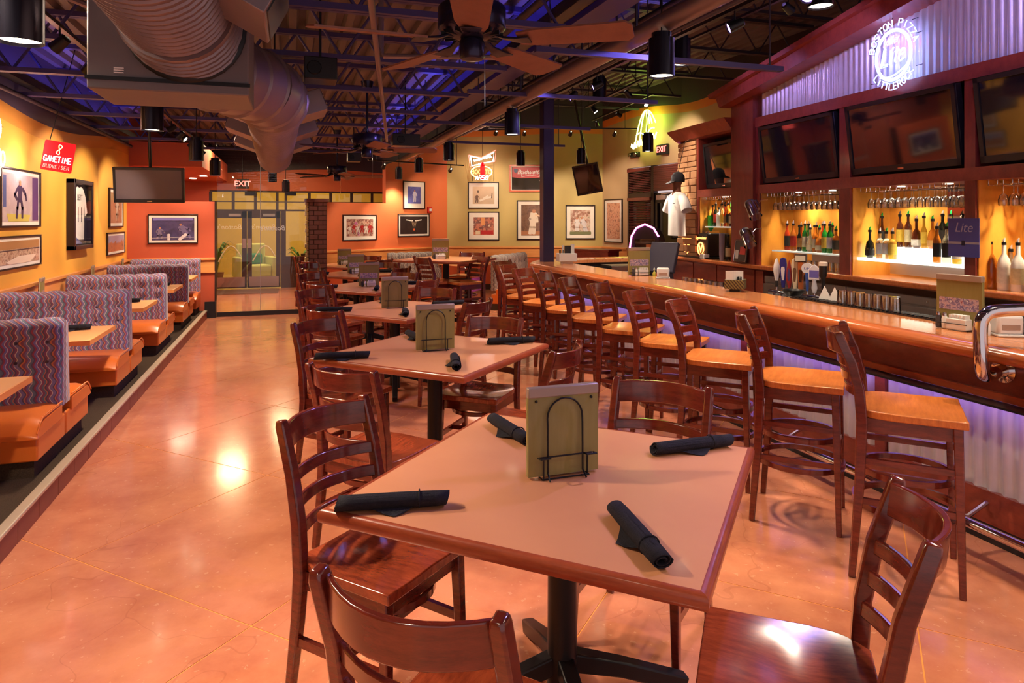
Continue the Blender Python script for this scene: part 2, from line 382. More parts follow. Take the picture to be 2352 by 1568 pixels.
# header wall and glazed entrance behind the glass partition
YD = 16.6
hd = ST('wall_entrance', MB().box(-2.6, 4.2, YD, YD+.14, 2.22, 3.3), M['w_head'])
ST('wall_entrance_left', MB().box(-2.6, -1.72, YD, YD+.14, 0, 2.22), M['w_half'])
ST('wall_vestibule_left', MB().box(-2.55, -2.41, 12.02, YD, 0, 3.3), M['w_half'])
ST('trim_2', MB().box(-2.41, -1.35, 12.02, YD, 2.42, 2.80), M['w_half'])     # lowered soffit
M['lam'] = pm('table_laminate', L(214,150,108), .32, 0, L(200,134,94), 5, None, 0, 60, coat=.2)
M['lam2'] = pm('booth_laminate', L(226,170,112), .35, 0, L(212,150,96), 4)
M['button'] = pm('fabric_button', L(70,56,70), .7)
# ---------------------------------------------------------------- raised platform with tiled kerb
pf = ST('floor_platform', MB().box(-2.41, -1.28, -1.2, 11.88, .001, .118), M['carpet'])
tile = MB().box(-.006, .008, .003, .302, .002, .108).mesh('kerb_tile', M['kerbtile'])
for i in range(42):
    y = 11.84 - .305*(i+1)
    if y > -1: O('kerb_tile', tile, None, pf, loc=(-1.272, y, 0))
O('kerb_trim', MB().box(-1.315, -1.258, -1.2, 11.84, .108, .128), M['kerbtrim'], pf, bev=.006)
# ---------------------------------------------------------------- booth benches
def bench(label, fab, L2=.495, group=None, single=False):
    t = T('booth_bench', label, 'booth', (0,0,0), 0, group)
    y0 = -.07 if single else -.46
    O('toe_kick', MB().box(-L2+.02, L2-.03, -.46, .07 if single else .46, 0, .10), M['carpet'], t)
    for sg in ((-1,) if single else (-1, 1)):
        ys = sorted((sg*.01, sg*.50)); O('base_panel', MB().box(-L2, L2, ys[0], ys[1], .10, .245), M['vinyl'], t, bev=.01)
        def top(u, v, sg=sg):
            x = -L2-.005 + (2*L2+.015)*u; y = .10 + .44*v
            z = .335 + .02*math.sin(PI*u)*math.sin(PI*min(v*1.15,1)) - .075*max(0,(v-.72)/.28)**2.2 - .02*max(0,(abs(u-.5)-.44)/.06)**2
            return (x, sg*y, z)
        def bot(u, v, sg=sg): x = -L2-.005 + (2*L2+.015)*u; return (x, sg*(.10+.44*v+ .0), .232)
        c = O('seat_cushion', MB().slab(top, bot, 14, 10), M['vinyl'], t, 40, .012)
        O('piping', MB().tube([(L2+.008, sg*(.10+.44*v), .338 - .075*max(0,(v-.72)/.28)**2.2) for v in [i/10 for i in range(11)]], .005, 6), M['vinyl'], c)
        btn = [(-L2 + (k+.5)*2*L2/6, zz) for k in range(6) for zz in (.58, .70)]
        def face(u, v, sg=sg):
            x = -L2 + 2*L2*u; z = .30 + .535*v; d = .105 - .035*v
            for bx, bz in btn: d -= .022*math.exp(-((x-bx)**2+(z-bz)**2)/.0016)
            ch = abs(math.sin(PI*6*u)); 
            if v > .62: d += .010*ch*(v-.62)/.38; z += .010*ch*max(0,(v-.85)/.15)
            if v > .9: d -= .055*((v-.9)/.1)**2
            e = max(0,(abs(u-.5)-.47)/.03); d -= .02*e*e
            return (x, sg*d, z)
        def back(u, v, sg=sg): return (-L2 + 2*L2*u, sg*.002, .30 + .535*v)
        bk = O('backrest', MB().slab(face, back, 60, 26), fab, t, 60)
        if sg < 0:
            for bx, bz in btn: O('button', BTN, None, bk, loc=(bx, -(.105-.035*((bz-.30)/.535)-.020), bz))
    return t
BTN = MB().lathe([(.001,-.0105),(.008,-.007),(.011,0),(.008,.007),(.001,.0105)], 8).mesh('button', M['button'])
XB = -1.845; BY = [4.97, 6.80, 8.66, 10.42]
b0 = bench('x', M['fabric'])
LB = ['wavy-striped booth bench nearest the camera with orange vinyl seats', 'second wavy-striped booth bench along the yellow wall', 'third wavy-striped booth bench along the yellow wall', 'fourth wavy-striped booth bench, below the hanging grey television']
GB = 'booths along the yellow wall'
for i, y in enumerate(BY):
    if i == 0: b0.location = (XB, y, .118); tag(b0, LB[0], None, GB); b = b0
    else: b = dup(b0, (XB, y, .118), 0, LB[i], GB)
bw = bench('striped booth bench with its back against the low orange end wall', M['fabric'], .495, GB, True); bw.location = (XB, 11.80, .118)
# booth tables
def booth_table(label, y):
    t = T('booth_table', label, 'table', (-1.88, y, .118), 0, 'tables in the booths')
    O('tabletop', MB().prism([(-.51,-.36),(.36,-.36),(.52,-.26),(.52,.26),(.36,.36),(-.51,.36)][::-1] if 0 else [(-.51,-.36),(.52,-.36),(.52,.36),(-.51,.36)], .566, .602), M['lam2'], t, bev=.006)
    O('edge_strip', MB().sweep([(-.51,-.365,.583),(.525,-.365,.583),(.525,.365,.583),(-.51,.365,.583)], .012, .034), M['wains'], t)
    O('pedestal', MB().lathe([(.04,.02),(.04,.565)], 12), M['black'], t, 40)
    O('foot', MB().box(-.3,.3,-.04,.04,0,.03), M['black'], t, bev=.008); O('foot', MB().box(-.04,.04,-.25,.25,0,.03), M['black'], t, bev=.008)
    return t
BT = [4.02, 5.90, 7.74, 9.55, 11.12]
for i, y in enumerate(BT): booth_table(f"{['nearest','second','third','fourth','farthest'][i]} pale wood booth table beside the yellow wall", y)
# ---------------------------------------------------------------- ladder-back chairs and stools
def slat_mb(w, zc, h, ybase, bow, th=.016, rake=0):
    n = 10; vs = []; fs = []
    for i in range(n+1):
        u = i/n*2-1; x = u*w/2; y = ybase - bow*(1-u*u); t = math.atan2(2*bow*u, w/2)
        nx, ny = -math.sin(t)*0, 1
        for dz in (-h/2, h/2):
            yy = y - rake*dz
            vs += [(x, yy-th/2, zc+dz), (x, yy+th/2, zc+dz)]
    for i in range(n):
        a, b = 4*i, 4*i+4
        for p, q in ((0,1),(1,3),(3,2),(2,0)): fs.append((a+p, a+q, b+q, b+p))
    fs += [(0,1,3,2), (4*n,4*n+2,4*n+3,4*n+1)]
    return MB().add(vs, fs)
def ladder_seat(name, label, cat, zs, ztop, seatmat, group, tall):
    """origin on the floor under the seat, front is +y"""
    t = T(name, label, cat, (0,0,0), 0, group)
    W, D = .435, .42
    def top(u, v):
        y = -D/2 + D*v; hw = W/2*(.86 + .14*min(1, v/.35)**.6) ; x = (u*2-1)*hw
        if v < .22: x *= .80 + .20*math.sin(PI/2*v/.22)
        q = (u*2-1)**2
        z = zs - .022*(1-q)*math.exp(-((v-.42)/.30)**2) + .004*math.cos(4*PI*u)*max(0, v-.6)
        return (x, y, z)
    def bot(u, v): p = top(u, v); return (p[0]*.985, p[1], zs-.034)
    O('seat', MB().slab(top, bot, 16, 14), seatmat, t, 40, .005)
    hb = ztop - zs
    for sg in (-1, 1):
        x = sg*.195
        pts = [(x*1.06,-.225,0), (x*1.02,-.195,zs*.55), (x,-.185,zs-.05), (x,-.195,zs+hb*.25), (x,-.225,zs+hb*.6), (x,-.275,ztop-.02), (x,-.279,ztop)]
        O('rear_post', MB().sweep(pts, [.030,.034,.036,.036,.034,.032,.026], [.030,.040,.046,.044,.042,.040,.032], (0,1,0)), M['chair'], t, bev=.006)
        O('front_leg', MB().sweep([(sg*.196,.188,0),(sg*.186,.172,zs-.03)], [.026,.038], [.026,.038], (0,1,0)), M['chair'], t, bev=.004)
    n = 4
    for k in range(n):
        top_ = k == n-1; h = .088 if top_ else .042
        zc = ztop - .058 if top_ else zs + hb*(.20 + .19*k)
        f = (zc-zs)/hb; yb = -.195 - (.03*(f-.25)/.35 if f < .6 else .03 + .05*(f-.6)/.4)
        O('top_rail' if top_ else 'slat', slat_mb(.37, zc, h, yb, .078 if top_ else .064, .018 if top_ else .015, .12), M['chair'], t, 30, .004)
    for (a, b) in (((-.18,.165),(.18,.165)), ((-.185,-.17),(-.178,.165)), ((.185,-.17),(.178,.165)), ((-.18,-.185),(.18,-.185))):
        O('apron', MB().beam((*a, zs-.065), (*b, zs-.065), .02, .06), M['chair'], t)
    if tall:
        for z, r in ((zs*.40, .205), (zs*.60, .185)):
            O('foot_ring', MB().sweep([(r*math.cos(a), -.01+r*1.04*math.sin(a), z) for a in [2*PI*i/28 for i in range(28)]], .018, .026, closed=True), M['chair'], t, 40)
        for z in (zs*.46, zs*.70):
            for sg in (-1, 1): O('stretcher', MB().beam((sg*.196,-.2,z), (sg*.190,.178,z), .018, .026), M['chair'], t)
        O('stretcher', MB().beam((-.19,.182,zs*.52), (.19,.182,zs*.52), .02, .028), M['chair'], t)
    else:
        for sg in (-1, 1):
            O('stretcher', MB().beam((sg*.200,-.21,zs*.42), (sg*.190,.18,zs*.42), .018, .03), M['chair'], t)
        O('stretcher', MB().beam((-.19,0,zs*.42), (.19,0,zs*.42), .018, .026), M['chair'], t)
        O('foot_ring', MB().sweep([(.17*math.cos(a), -.01+.18*math.sin(a), zs-.12) for a in [2*PI*i/24 for i in range(24)]], .016, .024, closed=True), M['chair'], t, 40)
    return t
chair0 = ladder_seat('dining_chair', 'x', 'chair', .46, .905, M['seatwood'], 'ladder-back chairs at the dining tables', False)
stool0 = ladder_seat('bar_stool', 'x', 'stool', .74, 1.075, M['stoolseat'], 'ladder-back stools along the bar', True)
used = set()
def put(proto, loc, rz, label, group=None):
    if proto.name not in used:
        used.add(proto.name); proto.location = loc; proto.rotation_euler = (0,0,rz); proto['label'] = label
        if group: proto['group'] = group
        return proto
    return dup(proto, loc, rz, label, group)
def by_back(proto, cx, cy, face, label, group=None):
    """place a seat from the middle of its back top and the direction it faces"""
    d = Vector((math.cos(face), math.sin(face), 0)); p = Vector((cx, cy, 0)) + d*.278
    return put(proto, p, face - PI/2, label, group)
# ---------------------------------------------------------------- dining tables
def table(label, c, rz, S=1.075, zt=.76, group='square dining tables in a row'):
    t = T('dining_table', label, 'table', (c[0],c[1],0), rz, group); h = S/2
    O('tabletop', MB().box(-h+.022, h-.022, -h+.022, h-.022, zt-.032, zt), M['lam'], t)
    for k in range(4):
        a = k*PI/2; ca, sa = math.cos(a), math.sin(a)
        mb = MB(Matrix.Rotation(a, 4, 'Z')); prof = [(-.022,zt),(-.012,zt),(-.004,zt-.004),(0,zt-.012),(0,zt-.026),(-.004,zt-.036),(-.012,zt-.040),(-.022,zt-.040)]
        vs = [(h+p[0], -(h+p[0]), p[1]) for p in prof] + [(h+p[0], h+p[0], p[1]) for p in prof]; n = len(prof)
        mb.add(vs, [(i,(i+1)%n,n+(i+1)%n,n+i) for i in range(n)] + [tuple(range(n-1,-1,-1)), tuple(range(n,2*n))])
        O('edge_moulding', mb, M['edge'], t, 50)
    O('pedestal', MB().lathe([(.048,.03),(.046,zt-.05),(.046,zt-.045)], 20), M['black'], t, 40)
    O('mount_plate', MB().box(-.2,.2,-.2,.2,zt-.05,zt-.034), M['black'], t)
    for k in range(4):
        a = R(38) + k*PI/2
        O('base_foot', MB(Matrix.Rotation(a,4,'Z')).sweep([(.03,0,.165),(.20,0,.115),(.43,0,.028)], [.055,.05,.045], [.06,.05,.05]), M['black'], t, bev=.006)
    return t
TC = [(.83,2.035),(.86,4.21),(.915,6.32),(.92,8.46),(.95,10.52),(.93,12.55)]
TN = ['nearest','second','third','fourth','fifth','farthest']
T0 = None
for i, c in enumerate(TC):
    lb = f'{TN[i]} square dining table in the row, tan top with dark wooden edge'
    if i == 0: T0 = table(lb, c, R(-42.5))
    else: dup(T0, (c[0],c[1],0), R(-45 if i == 1 else -46), lb, 'square dining tables in a row')
def cl(i, side): return f'wooden ladder-back chair at the {TN[i]} dining table, {side}'
SD = {'far':'far right side toward the bar', 'left':'far left side toward the entrance', 'right':'near right side toward the stools', 'near':'near left side toward the booths'}
def fc(p, q, out):  # back posts p,q -> centre and facing (inwards)
    m = ((p[0]+q[0])/2, (p[1]+q[1])/2); d = Vector((q[0]-p[0], q[1]-p[1])); nn = Vector((-d.y, d.x)).normalized()
    if nn.dot(Vector(out)) > 0: nn = -nn
    return m[0], m[1], math.atan2(nn.y, nn.x)
by_back(chair0, *fc((1.327,2.666),(1.613,2.351),(1,1)), cl(0,SD['far']))
by_back(chair0, *fc((-.048,2.406),(.286,2.696),(-1,1)), cl(0,SD['left']))
by_back(chair0, *fc((1.533,1.412),(1.264,1.067),(1,-1)), cl(0,SD['right']))
by_back(chair0, *fc((.031,1.397),(.361,1.092),(-1,-1)), cl(0,SD['near']))
tmpl = {'far':(.50,.345), 'left':(-.70,.60), 'right':(.57,-.82), 'near':(-.66,-.965)}
ang = {'far':R(-133), 'left':R(-47), 'right':R(135), 'near':R(45)}
for i in range(1, 6):
    for s_, (ox, oy) in tmpl.items():
        jx, jy = random.uniform(-.03,.03), random.uniform(-.03,.03)
        by_back(chair0, TC[i][0]+ox+jx, TC[i][1]+oy+jy, ang[s_]+R(random.uniform(-4,4)), cl(i, SD[s_]))
# ---------------------------------------------------------------- bar stools
SP = [((2.329,2.453),(2.619,2.728)),((2.270,3.05),(2.56,3.352))]
mids_ = [((a[0]+b[0])/2, (a[1]+b[1])/2) for a, b in SP] + [(2.474-.15,3.868-.14),(2.503-.15,4.577-.14),(2.487-.15,5.156-.14),(2.444-.15,5.674-.14),(2.425-.15,6.278-.14),(2.403-.15,6.794-.14),(2.36,7.42),(2.60,8.02)]
mids = mids_[:2] + [(2.33,3.80),(2.35,4.40),(2.34,4.99),(2.32,5.58),(2.31,6.17),(2.31,6.77),(2.32,7.37),(2.46,7.99)]
for i, (x, y) in enumerate(mids):
    by_back(stool0, x, y, R(-46 if i < 3 else -44 + random.uniform(-4,4)), f"ladder-back bar stool, {ORD[i]} along the bar counting from the camera")
# high-top table with stools near the green wall
def hightop():
    c = onZ(1030, 602, 1.0); c = (c.x+.10, c.y+.60)
    t = dup(T0, (c[0], c[1], 0), R(-44), 'tall square bar table in front of the green wall', 'tall tables'); 
    for ch in [o for o in COL.objects if o.parent == t]:
        k = ch.name.split('.')[0]
        if k in ('tabletop','edge_moulding','mount_plate'): ch.location = (0,0,.255)
        if k == 'pedestal': ch.scale = (1,1,1.33)
    for (px, py, f, lb) in ((968,589,R(20),'left side'),(1105,587,R(198),'right side nearest the bar'),(1085,578,R(-130),'far right side')):
        p = onZ(px, py, 1.075); by_back(stool0, p.x, p.y, f, f'tall ladder-back stool at the bar-height table, {lb}', 'stools at the tall table')
hightop()
# ================================================================ the bar
def arc_path(off, y0=.5, x1=5.9):
    """bar edge: straight along the room, round the far corner, back to the right; off = distance inwards from the nose"""
    x = 3.01 + off; P = [(x, y0), (x, 3), (x, 6), (x, 8.3)]; rx, ry = 1.19-off, 1.22-off
    for i in range(1, 13):
        a = PI - PI/2*i/12; P.append((4.2 + rx*math.cos(a), 8.3 + ry*math.sin(a)))
    P.append((x1, 8.3+ry)); return P
bar = T('bar_counter', 'long wooden bar counter with corrugated metal front and rounded far corner', 'bar counter')
def band(off0, off1, z0, z1, **k):
    a, b = arc_path(off0, **k), arc_path(off1, **k); n = len(a); mb = MB(); vs = []
    for p, q in zip(a, b): vs += [(*p,z0),(*p,z1),(*q,z1),(*q,z0)]
    fs = [(0,1,2,3), (4*n-4,4*n-1,4*n-2,4*n-3)]
    for i in range(n-1):
        for e in range(4): fs.append((4*i+e, 4*i+(e+1)%4, 4*i+4+(e+1)%4, 4*i+4+e))
    return mb.add(vs, fs)
O('bar_top', band(.09, .52, .955, .998), M['bartop'], bar)
pr_ = [(.10,.998),(.085,1.004),(.06,1.003),(.03,.998),(.008,.985),(0,.966),(.004,.945),(.02,.930),(.05,.925),(.10,.935)]
paths = [arc_path(o) for o, z in pr_]; n = len(paths[0]); vs_ = []; fs_ = []
for i in range(n):
    for (o, z), P in zip(pr_, paths): vs_.append((*P[i], z))
k = len(pr_)
for i in range(n-1):
    for e in range(k): fs_.append((k*i+e, k*i+(e+1)%k, k*i+k+(e+1)%k, k*i+k+e))
O('nosing', MB().add(vs_, fs_), M['nose'], bar, 60)
O('apron', band(.215, .245, .752, .955), M['cherry'], bar)
O('trim_moulding', band(.19, .245, .715, .752), M['traimo'], bar, bev=.004)
O('base_board', band(.215, .26, .10, .258), M['cherry'], bar)
O('toe_kick', band(.235, .28, 0, .10), M['blackp'], bar)
O('carcass', band(.26, .50, 0, .955), M['blackp'], bar)
def corr(P, z0, z1, pitch, amp, m=None):
    """corrugated sheet along a plan path"""
    pts = []; acc = 0
    for i in range(len(P)-1):
        a, b = Vector((*P[i],0)), Vector((*P[i+1],0)); d = (b-a); ln = d.length; d.normalize(); nn = Vector((-d.y, d.x, 0))
        steps = max(2, int(ln/(pitch/8)))
        for j in range(steps): s_ = ln*j/steps; pts.append(a + d*s_ + nn*amp*math.sin(2*PI*(acc+s_)/pitch))
        acc += ln
    zt = z1 if callable(z1) else (lambda p: z1)
    mb = MB(); n = len(pts); vs = [(p.x,p.y,z0) for p in pts] + [(p.x,p.y,zt(p)) for p in pts]
    return mb.add(vs, [(i,i+1,n+i+1,n+i) for i in range(n-1)])
yst = [.6 + 1.24*i for i in range(7)]
for i in range(6):
    O('corrugated_sheet', corr([(3.246, yst[i]), (3.246, yst[i+1])], .25, .73, .073, .011), M['galv'], bar, 60)
O('corrugated_sheet', corr([p for p in arc_path(.236, yst[6], 5.9)][0:1] + arc_path(.236, yst[6], 5.9)[3:], .25, .73, .073, .008), M['galv'], bar, 60)
for i in range(7): O('stile', MB().box(3.222, 3.25, yst[i]-.035, yst[i]+.035, .258, .715), M['cherry'], bar)
O('foot_rail', MB().tube([(3.0, .5, .17), (3.0, 8.2, .17)], .023, 12), M['chrome'], bar, 40)
for y in (1.2, 2.45, 3.7, 4.95, 6.2, 7.45):
    O('rail_bracket', MB().tube([(3.0,y,.17),(3.1,y,.15),(3.225,y,.2)], .012, 8).lathe([(.03,-.006),(.03,.006)], 12, (3.0,y,.17)), M['chrome'], bar, 40)
# stainless under-bar inside
ub = T('underbar_sink_unit', 'grey stainless under-bar unit inside the bar', 'sink unit', (0,0,0))
O('body', MB().box(3.54, 3.98, 2.9, 8.0, .12, .80), M['steel'], ub, bev=.01)
O('splash', MB().box(3.535, 3.56, 2.9, 8.0, .80, .94), M['steel'], ub)
for y in (3.3, 5.2, 7.3): O('leg', MB().lathe([(.02,0),(.02,.12)], 8, (3.9,y,0)), M['steel'], ub); O('leg', MB().lathe([(.02,0),(.02,.12)], 8, (3.62,y,0)), M['steel'], ub)
wsx = T('inner_work_shelf', 'grey metal work shelf inside the rounded end of the bar', 'shelf')
O('shelf_panel', MB().box(4.25, 5.85, 8.62, 8.96, .90, .93), M['steel'], wsx); O('front_panel', MB().box(4.25, 5.85, 8.60, 8.62, .2, .92), M['steel'], wsx)
O('rubber_rail_mat', MB().box(3.50, 3.60, 2.3, 4.15, .998, 1.006), M['blackp'], None, label='ribbed black rubber mat along the inner edge of the bar', cat='mat')
for i in range(60): O('ridge', MB().box(3.50,3.60,-.006,.006,1.006,1.014) if i == 0 else RID, M['blackp'], bpy.data.objects['rubber_rail_mat'], loc=(0, 2.33+.0305*i, 0)); RID = bpy.data.meshes['ridge']
# chrome server rail
gr = T('grab_rail', 'polished chrome grab rail bent over the near end of the bar', 'rail')
cv = [(3.215,2.36,.862),(3.08,2.32,.862),(2.99,2.275,.868),(2.945,2.255,.89),(2.93,2.25,.94),(2.93,2.255,1.08),(2.935,2.255,1.13),(2.96,2.245,1.162),(3.01,2.225,1.175),(3.2,2.15,1.180),(3.6,1.99,1.185)]
cv2 = []
for i in range(len(cv)-1):
    for j in range(3): cv2.append(Vector(cv[i]).lerp(Vector(cv[i+1]), j/3))
cv2.append(Vector(cv[-1]))
for _ in range(2): cv2 = [cv2[0]] + [(cv2[i-1]+cv2[i]*2+cv2[i+1])/4 for i in range(1,len(cv2)-1)] + [cv2[-1]]
O('tube', MB().tube(cv2, .029, 16), M['chrome'], gr, 50)
O('flange', MB(Matrix.Translation((3.222,2.362,.862)) @ Matrix.Rotation(-PI/2,4,'Y')).lathe([(.058,0),(.058,.006),(.034,.012),(.030,.03)], 20), M['chrome'], gr, 40)
# ================================================================ back bar (its own slightly turned frame: x along, y into the wall)
MBB = Matrix(((-.0765,.9971,0,5.02),(-.9971,-.0765,0,6.49),(0,0,1,0),(0,0,0,1)))
def BT_(name, label, cat, group=None):
    o = T(name, label, cat, group=group); o.matrix_world = MBB; return o
def bw(s, y, z): return MBB @ Vector((s, y, z))
RZB = math.atan2(-.9971, -.0765)   # heading of local x
bb = BT_('back_bar', 'tall wooden back bar with niches, television bays and gabled top', 'back bar')
def B(name, s0, s1, y0, y1, z0, z1, m, bev=0): return O(name, MB().box(s0,s1,y0,y1,z0,z1), M[m], bb, bev=bev)
S1 = 3.95
B('counter', -2.05, S1, -.05, .44, 1.028, 1.066, 'bartop'); B('counter_edge', -2.05, S1, -.085, -.05, 1.022, 1.068, 'nose', .012)
B('base_cabinet', -2.05, .13, .02, .44, .08, 1.028, 'cherry')
for a, b in ((-2.04,-1.47),(-1.46,-.875),(-.865,-.05),(-.04,.125)): B('cabinet_door', a+.008, b-.008, 0, .022, .12, 1.0, 'cherry', .004)
B('post', -.433, .011, -.06, .44, 1.066, 2.98, 'backbar_v'); B('stile', .011, .077, -.02, .05, 1.066, 2.72, 'backbar_v')
B('post', 1.353, 1.495, -.02, .44, 1.066, 2.62, 'backbar_v'); B('post', 2.687, 2.778, -.02, .44, 1.066, 2.62, 'backbar_v'); B('post', S1-.05, S1+.05, -.02, .44, 1.066, 2.62, 'backbar_v')
B('post', -1.335, -1.285, -.02, .44, 1.066, 2.64, 'backbar_v')
B('low_rail', -1.3, S1, -.025, .44, 1.865, 1.962, 'backbar'); B('upper_rail', 0, S1, -.03, .2, 2.615, 2.722, 'backbar')
B('bay_back', -1.3, S1, .22, .24, 1.962, 2.64, 'blackp')
B('niche_back', -1.3, S1, .40, .44, 1.066, 1.865, 'maple')
for s_ in (.077, 1.495, 2.778): B('niche_side', s_, s_+.012, .0, .40, 1.066, 1.865, 'maple')
for s_ in (1.341, 2.675): B('niche_side', s_, s_+.012, .0, .40, 1.066, 1.865, 'maple')
B('niche_side', -1.285, -1.273, 0, .40, 1.066, 1.865, 'maple')
M['mirror'] = pm('mirror', (.42,.36,.30), .04, 1)
for a, b in ((.85,1.341),(2.15,2.675)): B('mirror_panel', a, b, .385, .40, 1.30, 1.865, 'mirror')
for a, b in ((.55,1.34),(1.62,2.67)): B('steel_splash', a, b, .30, .32, 1.085, 1.225, 'steel')
# gable: corrugated sheet under a raking beam
gl = lambda s_: 2.985 + .133*s_
GM = MB(); pts = [.06 + i*.068/6 for i in range(int((S1-.06)/(.068/6)))]
vs_ = [(s_, .02 - .009*math.sin(2*PI*s_/.068), 2.71) for s_ in pts] + [(s_, .02 - .009*math.sin(2*PI*s_/.068), gl(s_)+.02) for s_ in pts]; n = len(pts)
O('corrugated_gable', GM.add(vs_, [(i,i+1,n+i+1,n+i) for i in range(n-1)]), M['galv'], bb, 60)
ang_ = math.atan(.14)
gbm = MB(); P_ = [(-.47,2.905),(S1,gl(S1)-.005),(S1,gl(S1)+.155),(-.56,3.045)]
gbm.add([(a,-.20,b) for a, b in P_] + [(a,.25,b) for a, b in P_], [(0,1,2,3),(7,6,5,4),(0,4,5,1),(1,5,6,2),(2,6,7,3),(3,7,4,0)])
O('gable_beam', gbm, M['backbar'], bb)
P_ = [(-.60,3.03),(S1,gl(S1)+.145),(S1,gl(S1)+.19),(-.64,3.08)]
O('gable_cap', MB().add([(a,-.26,b) for a, b in P_] + [(a,.25,b) for a, b in P_], [(0,1,2,3),(7,6,5,4),(0,4,5,1),(1,5,6,2),(2,6,7,3),(3,7,4,0)]), M['backbar'], bb)
# cornice of the lower section
cm = MB(); C_ = [(0,2.63),(-.05,2.65),(-.14,2.76),(-.16,2.79),(.25,2.79),(.25,2.63)]
cm.add([(-1.86 - (.06 if y < -.1 else 0), y, z) for y, z in C_] + [(-.433, y, z) for y, z in C_], [tuple(range(5,-1,-1)), tuple(range(6,12))] + [(i,(i+1)%6,6+(i+1)%6,6+i) for i in range(6)])
O('cornice', cm, M['backbar'], bb)
# stone pier at the far end
sp = BT_('stone_pier', 'tan ledgestone pier at the far end of the back bar', 'pier')
O('core', MB().box(-1.82,-1.35,.0,.36,1.068,2.625), M['mortar'], sp)
z = 1.07; rr = random.Random(3)
while z < 2.60:
    h = min(rr.uniform(.055,.105), 2.622-z); cut = rr.uniform(.3,.7); xs = [-1.84, -1.84+.515*cut, -1.325] if rr.random() < .75 else [-1.84,-1.325]
    for a, b in zip(xs, xs[1:]):
        j = rr.uniform(0,.018); O('stone', MB().box(a+.003+(j if a > -1.83 else 0)*0, b-.003+rr.uniform(-.01,.006), -.03-j, .38, z+.003, z+h-.003), M['stone'], sp, bev=.008)
    z += h
# back-bar coolers
for k, (a, b) in enumerate(((.16,1.43),(1.435,2.66),(2.665,3.92))):
    fr = BT_('back_bar_cooler', f"{['left','middle','right'][k]} steel back-bar cooler below the back counter", 'cooler', 'coolers below the back counter')
    O('cabinet', MB().box(a, b, .0, .43, .05, .955), M['fridge'], fr)
    O('top_panel', MB().box(a+.004, b-.004, -.015, .0, .885, .953), M['fridge'], fr, bev=.003)
    m_ = (a+b)/2
    for c, d, hs in ((a+.006, m_-.006, m_-.05), (m_+.006, b-.006, m_+.05)):
        dr = O('door', MB().box(c, d, -.03, -.002, .10, .872), M['fridge'], fr, bev=.004)
        O('handle', MB().box(hs-.012, hs+.012, -.065, -.03, .52, .80), M['blackp'], dr, bev=.004)
    for x in (a+.3, m_+.3): O('screw', MB(Matrix.Translation((x,-.016,.92)) @ Matrix.Rotation(PI/2,4,'X')).lathe([(.008,0),(.006,.004)], 8), M['chrome'], fr)
# televisions in the bays
def tv(name, label, M4, w, h, depth=.06, bez=.035, mat='screen', logo=True, group=None):
    t = T(name, label, 'television', group=group); t.matrix_world = M4    # local: x right, z up, screen faces -y, origin at centre
    O('housing', MB().box(-w/2, w/2, 0, depth, -h/2, h/2), M['blackp'], t, bev=.006)
    fr = MB()
    for a in ((-w/2,w/2,h/2-bez,h/2),(-w/2,w/2,-h/2,-h/2+bez*1.5),(-w/2,-w/2+bez,-h/2,h/2),(w/2-bez,w/2,-h/2,h/2)): fr.box(a[0],a[1],-.014,.002,a[2],a[3])
    O('bezel', fr, M['blackp'], t); O('screen', MB().box(-w/2+bez,w/2-bez,-.004,.0,-h/2+bez*1.5,h/2-bez), M[mat], t)
    if logo: O('badge', MB().box(-.03,.03,-.0155,-.014,-h/2+bez*.45,-h/2+bez*.8), M['chrome'], t)
    return t
def bbm(s_, y, z, tilt): return MBB @ Matrix.Translation((s_, y, z)) @ Matrix.Rotation(R(tilt), 4, 'X')
GT = 'televisions in the back bar bays'
tv('television', 'black flat television in the left bay under the corrugated gable', bbm(.70,-.01,2.29,7), 1.20, .62, group=GT)
tv('television', 'black flat television below the white and blue oval neon sign', bbm(2.07,-.03,2.295,7), 1.16, .62, group=GT)
tv('television', 'black flat television at the right edge of the photo above the bar', bbm(3.38,-.03,2.295,7), 1.14, .62, group=GT)
tv('television', 'black flat television above the small bottle niche beside the stone pier', bbm(-.86,.08,2.27,6), .86, .58, group=GT)
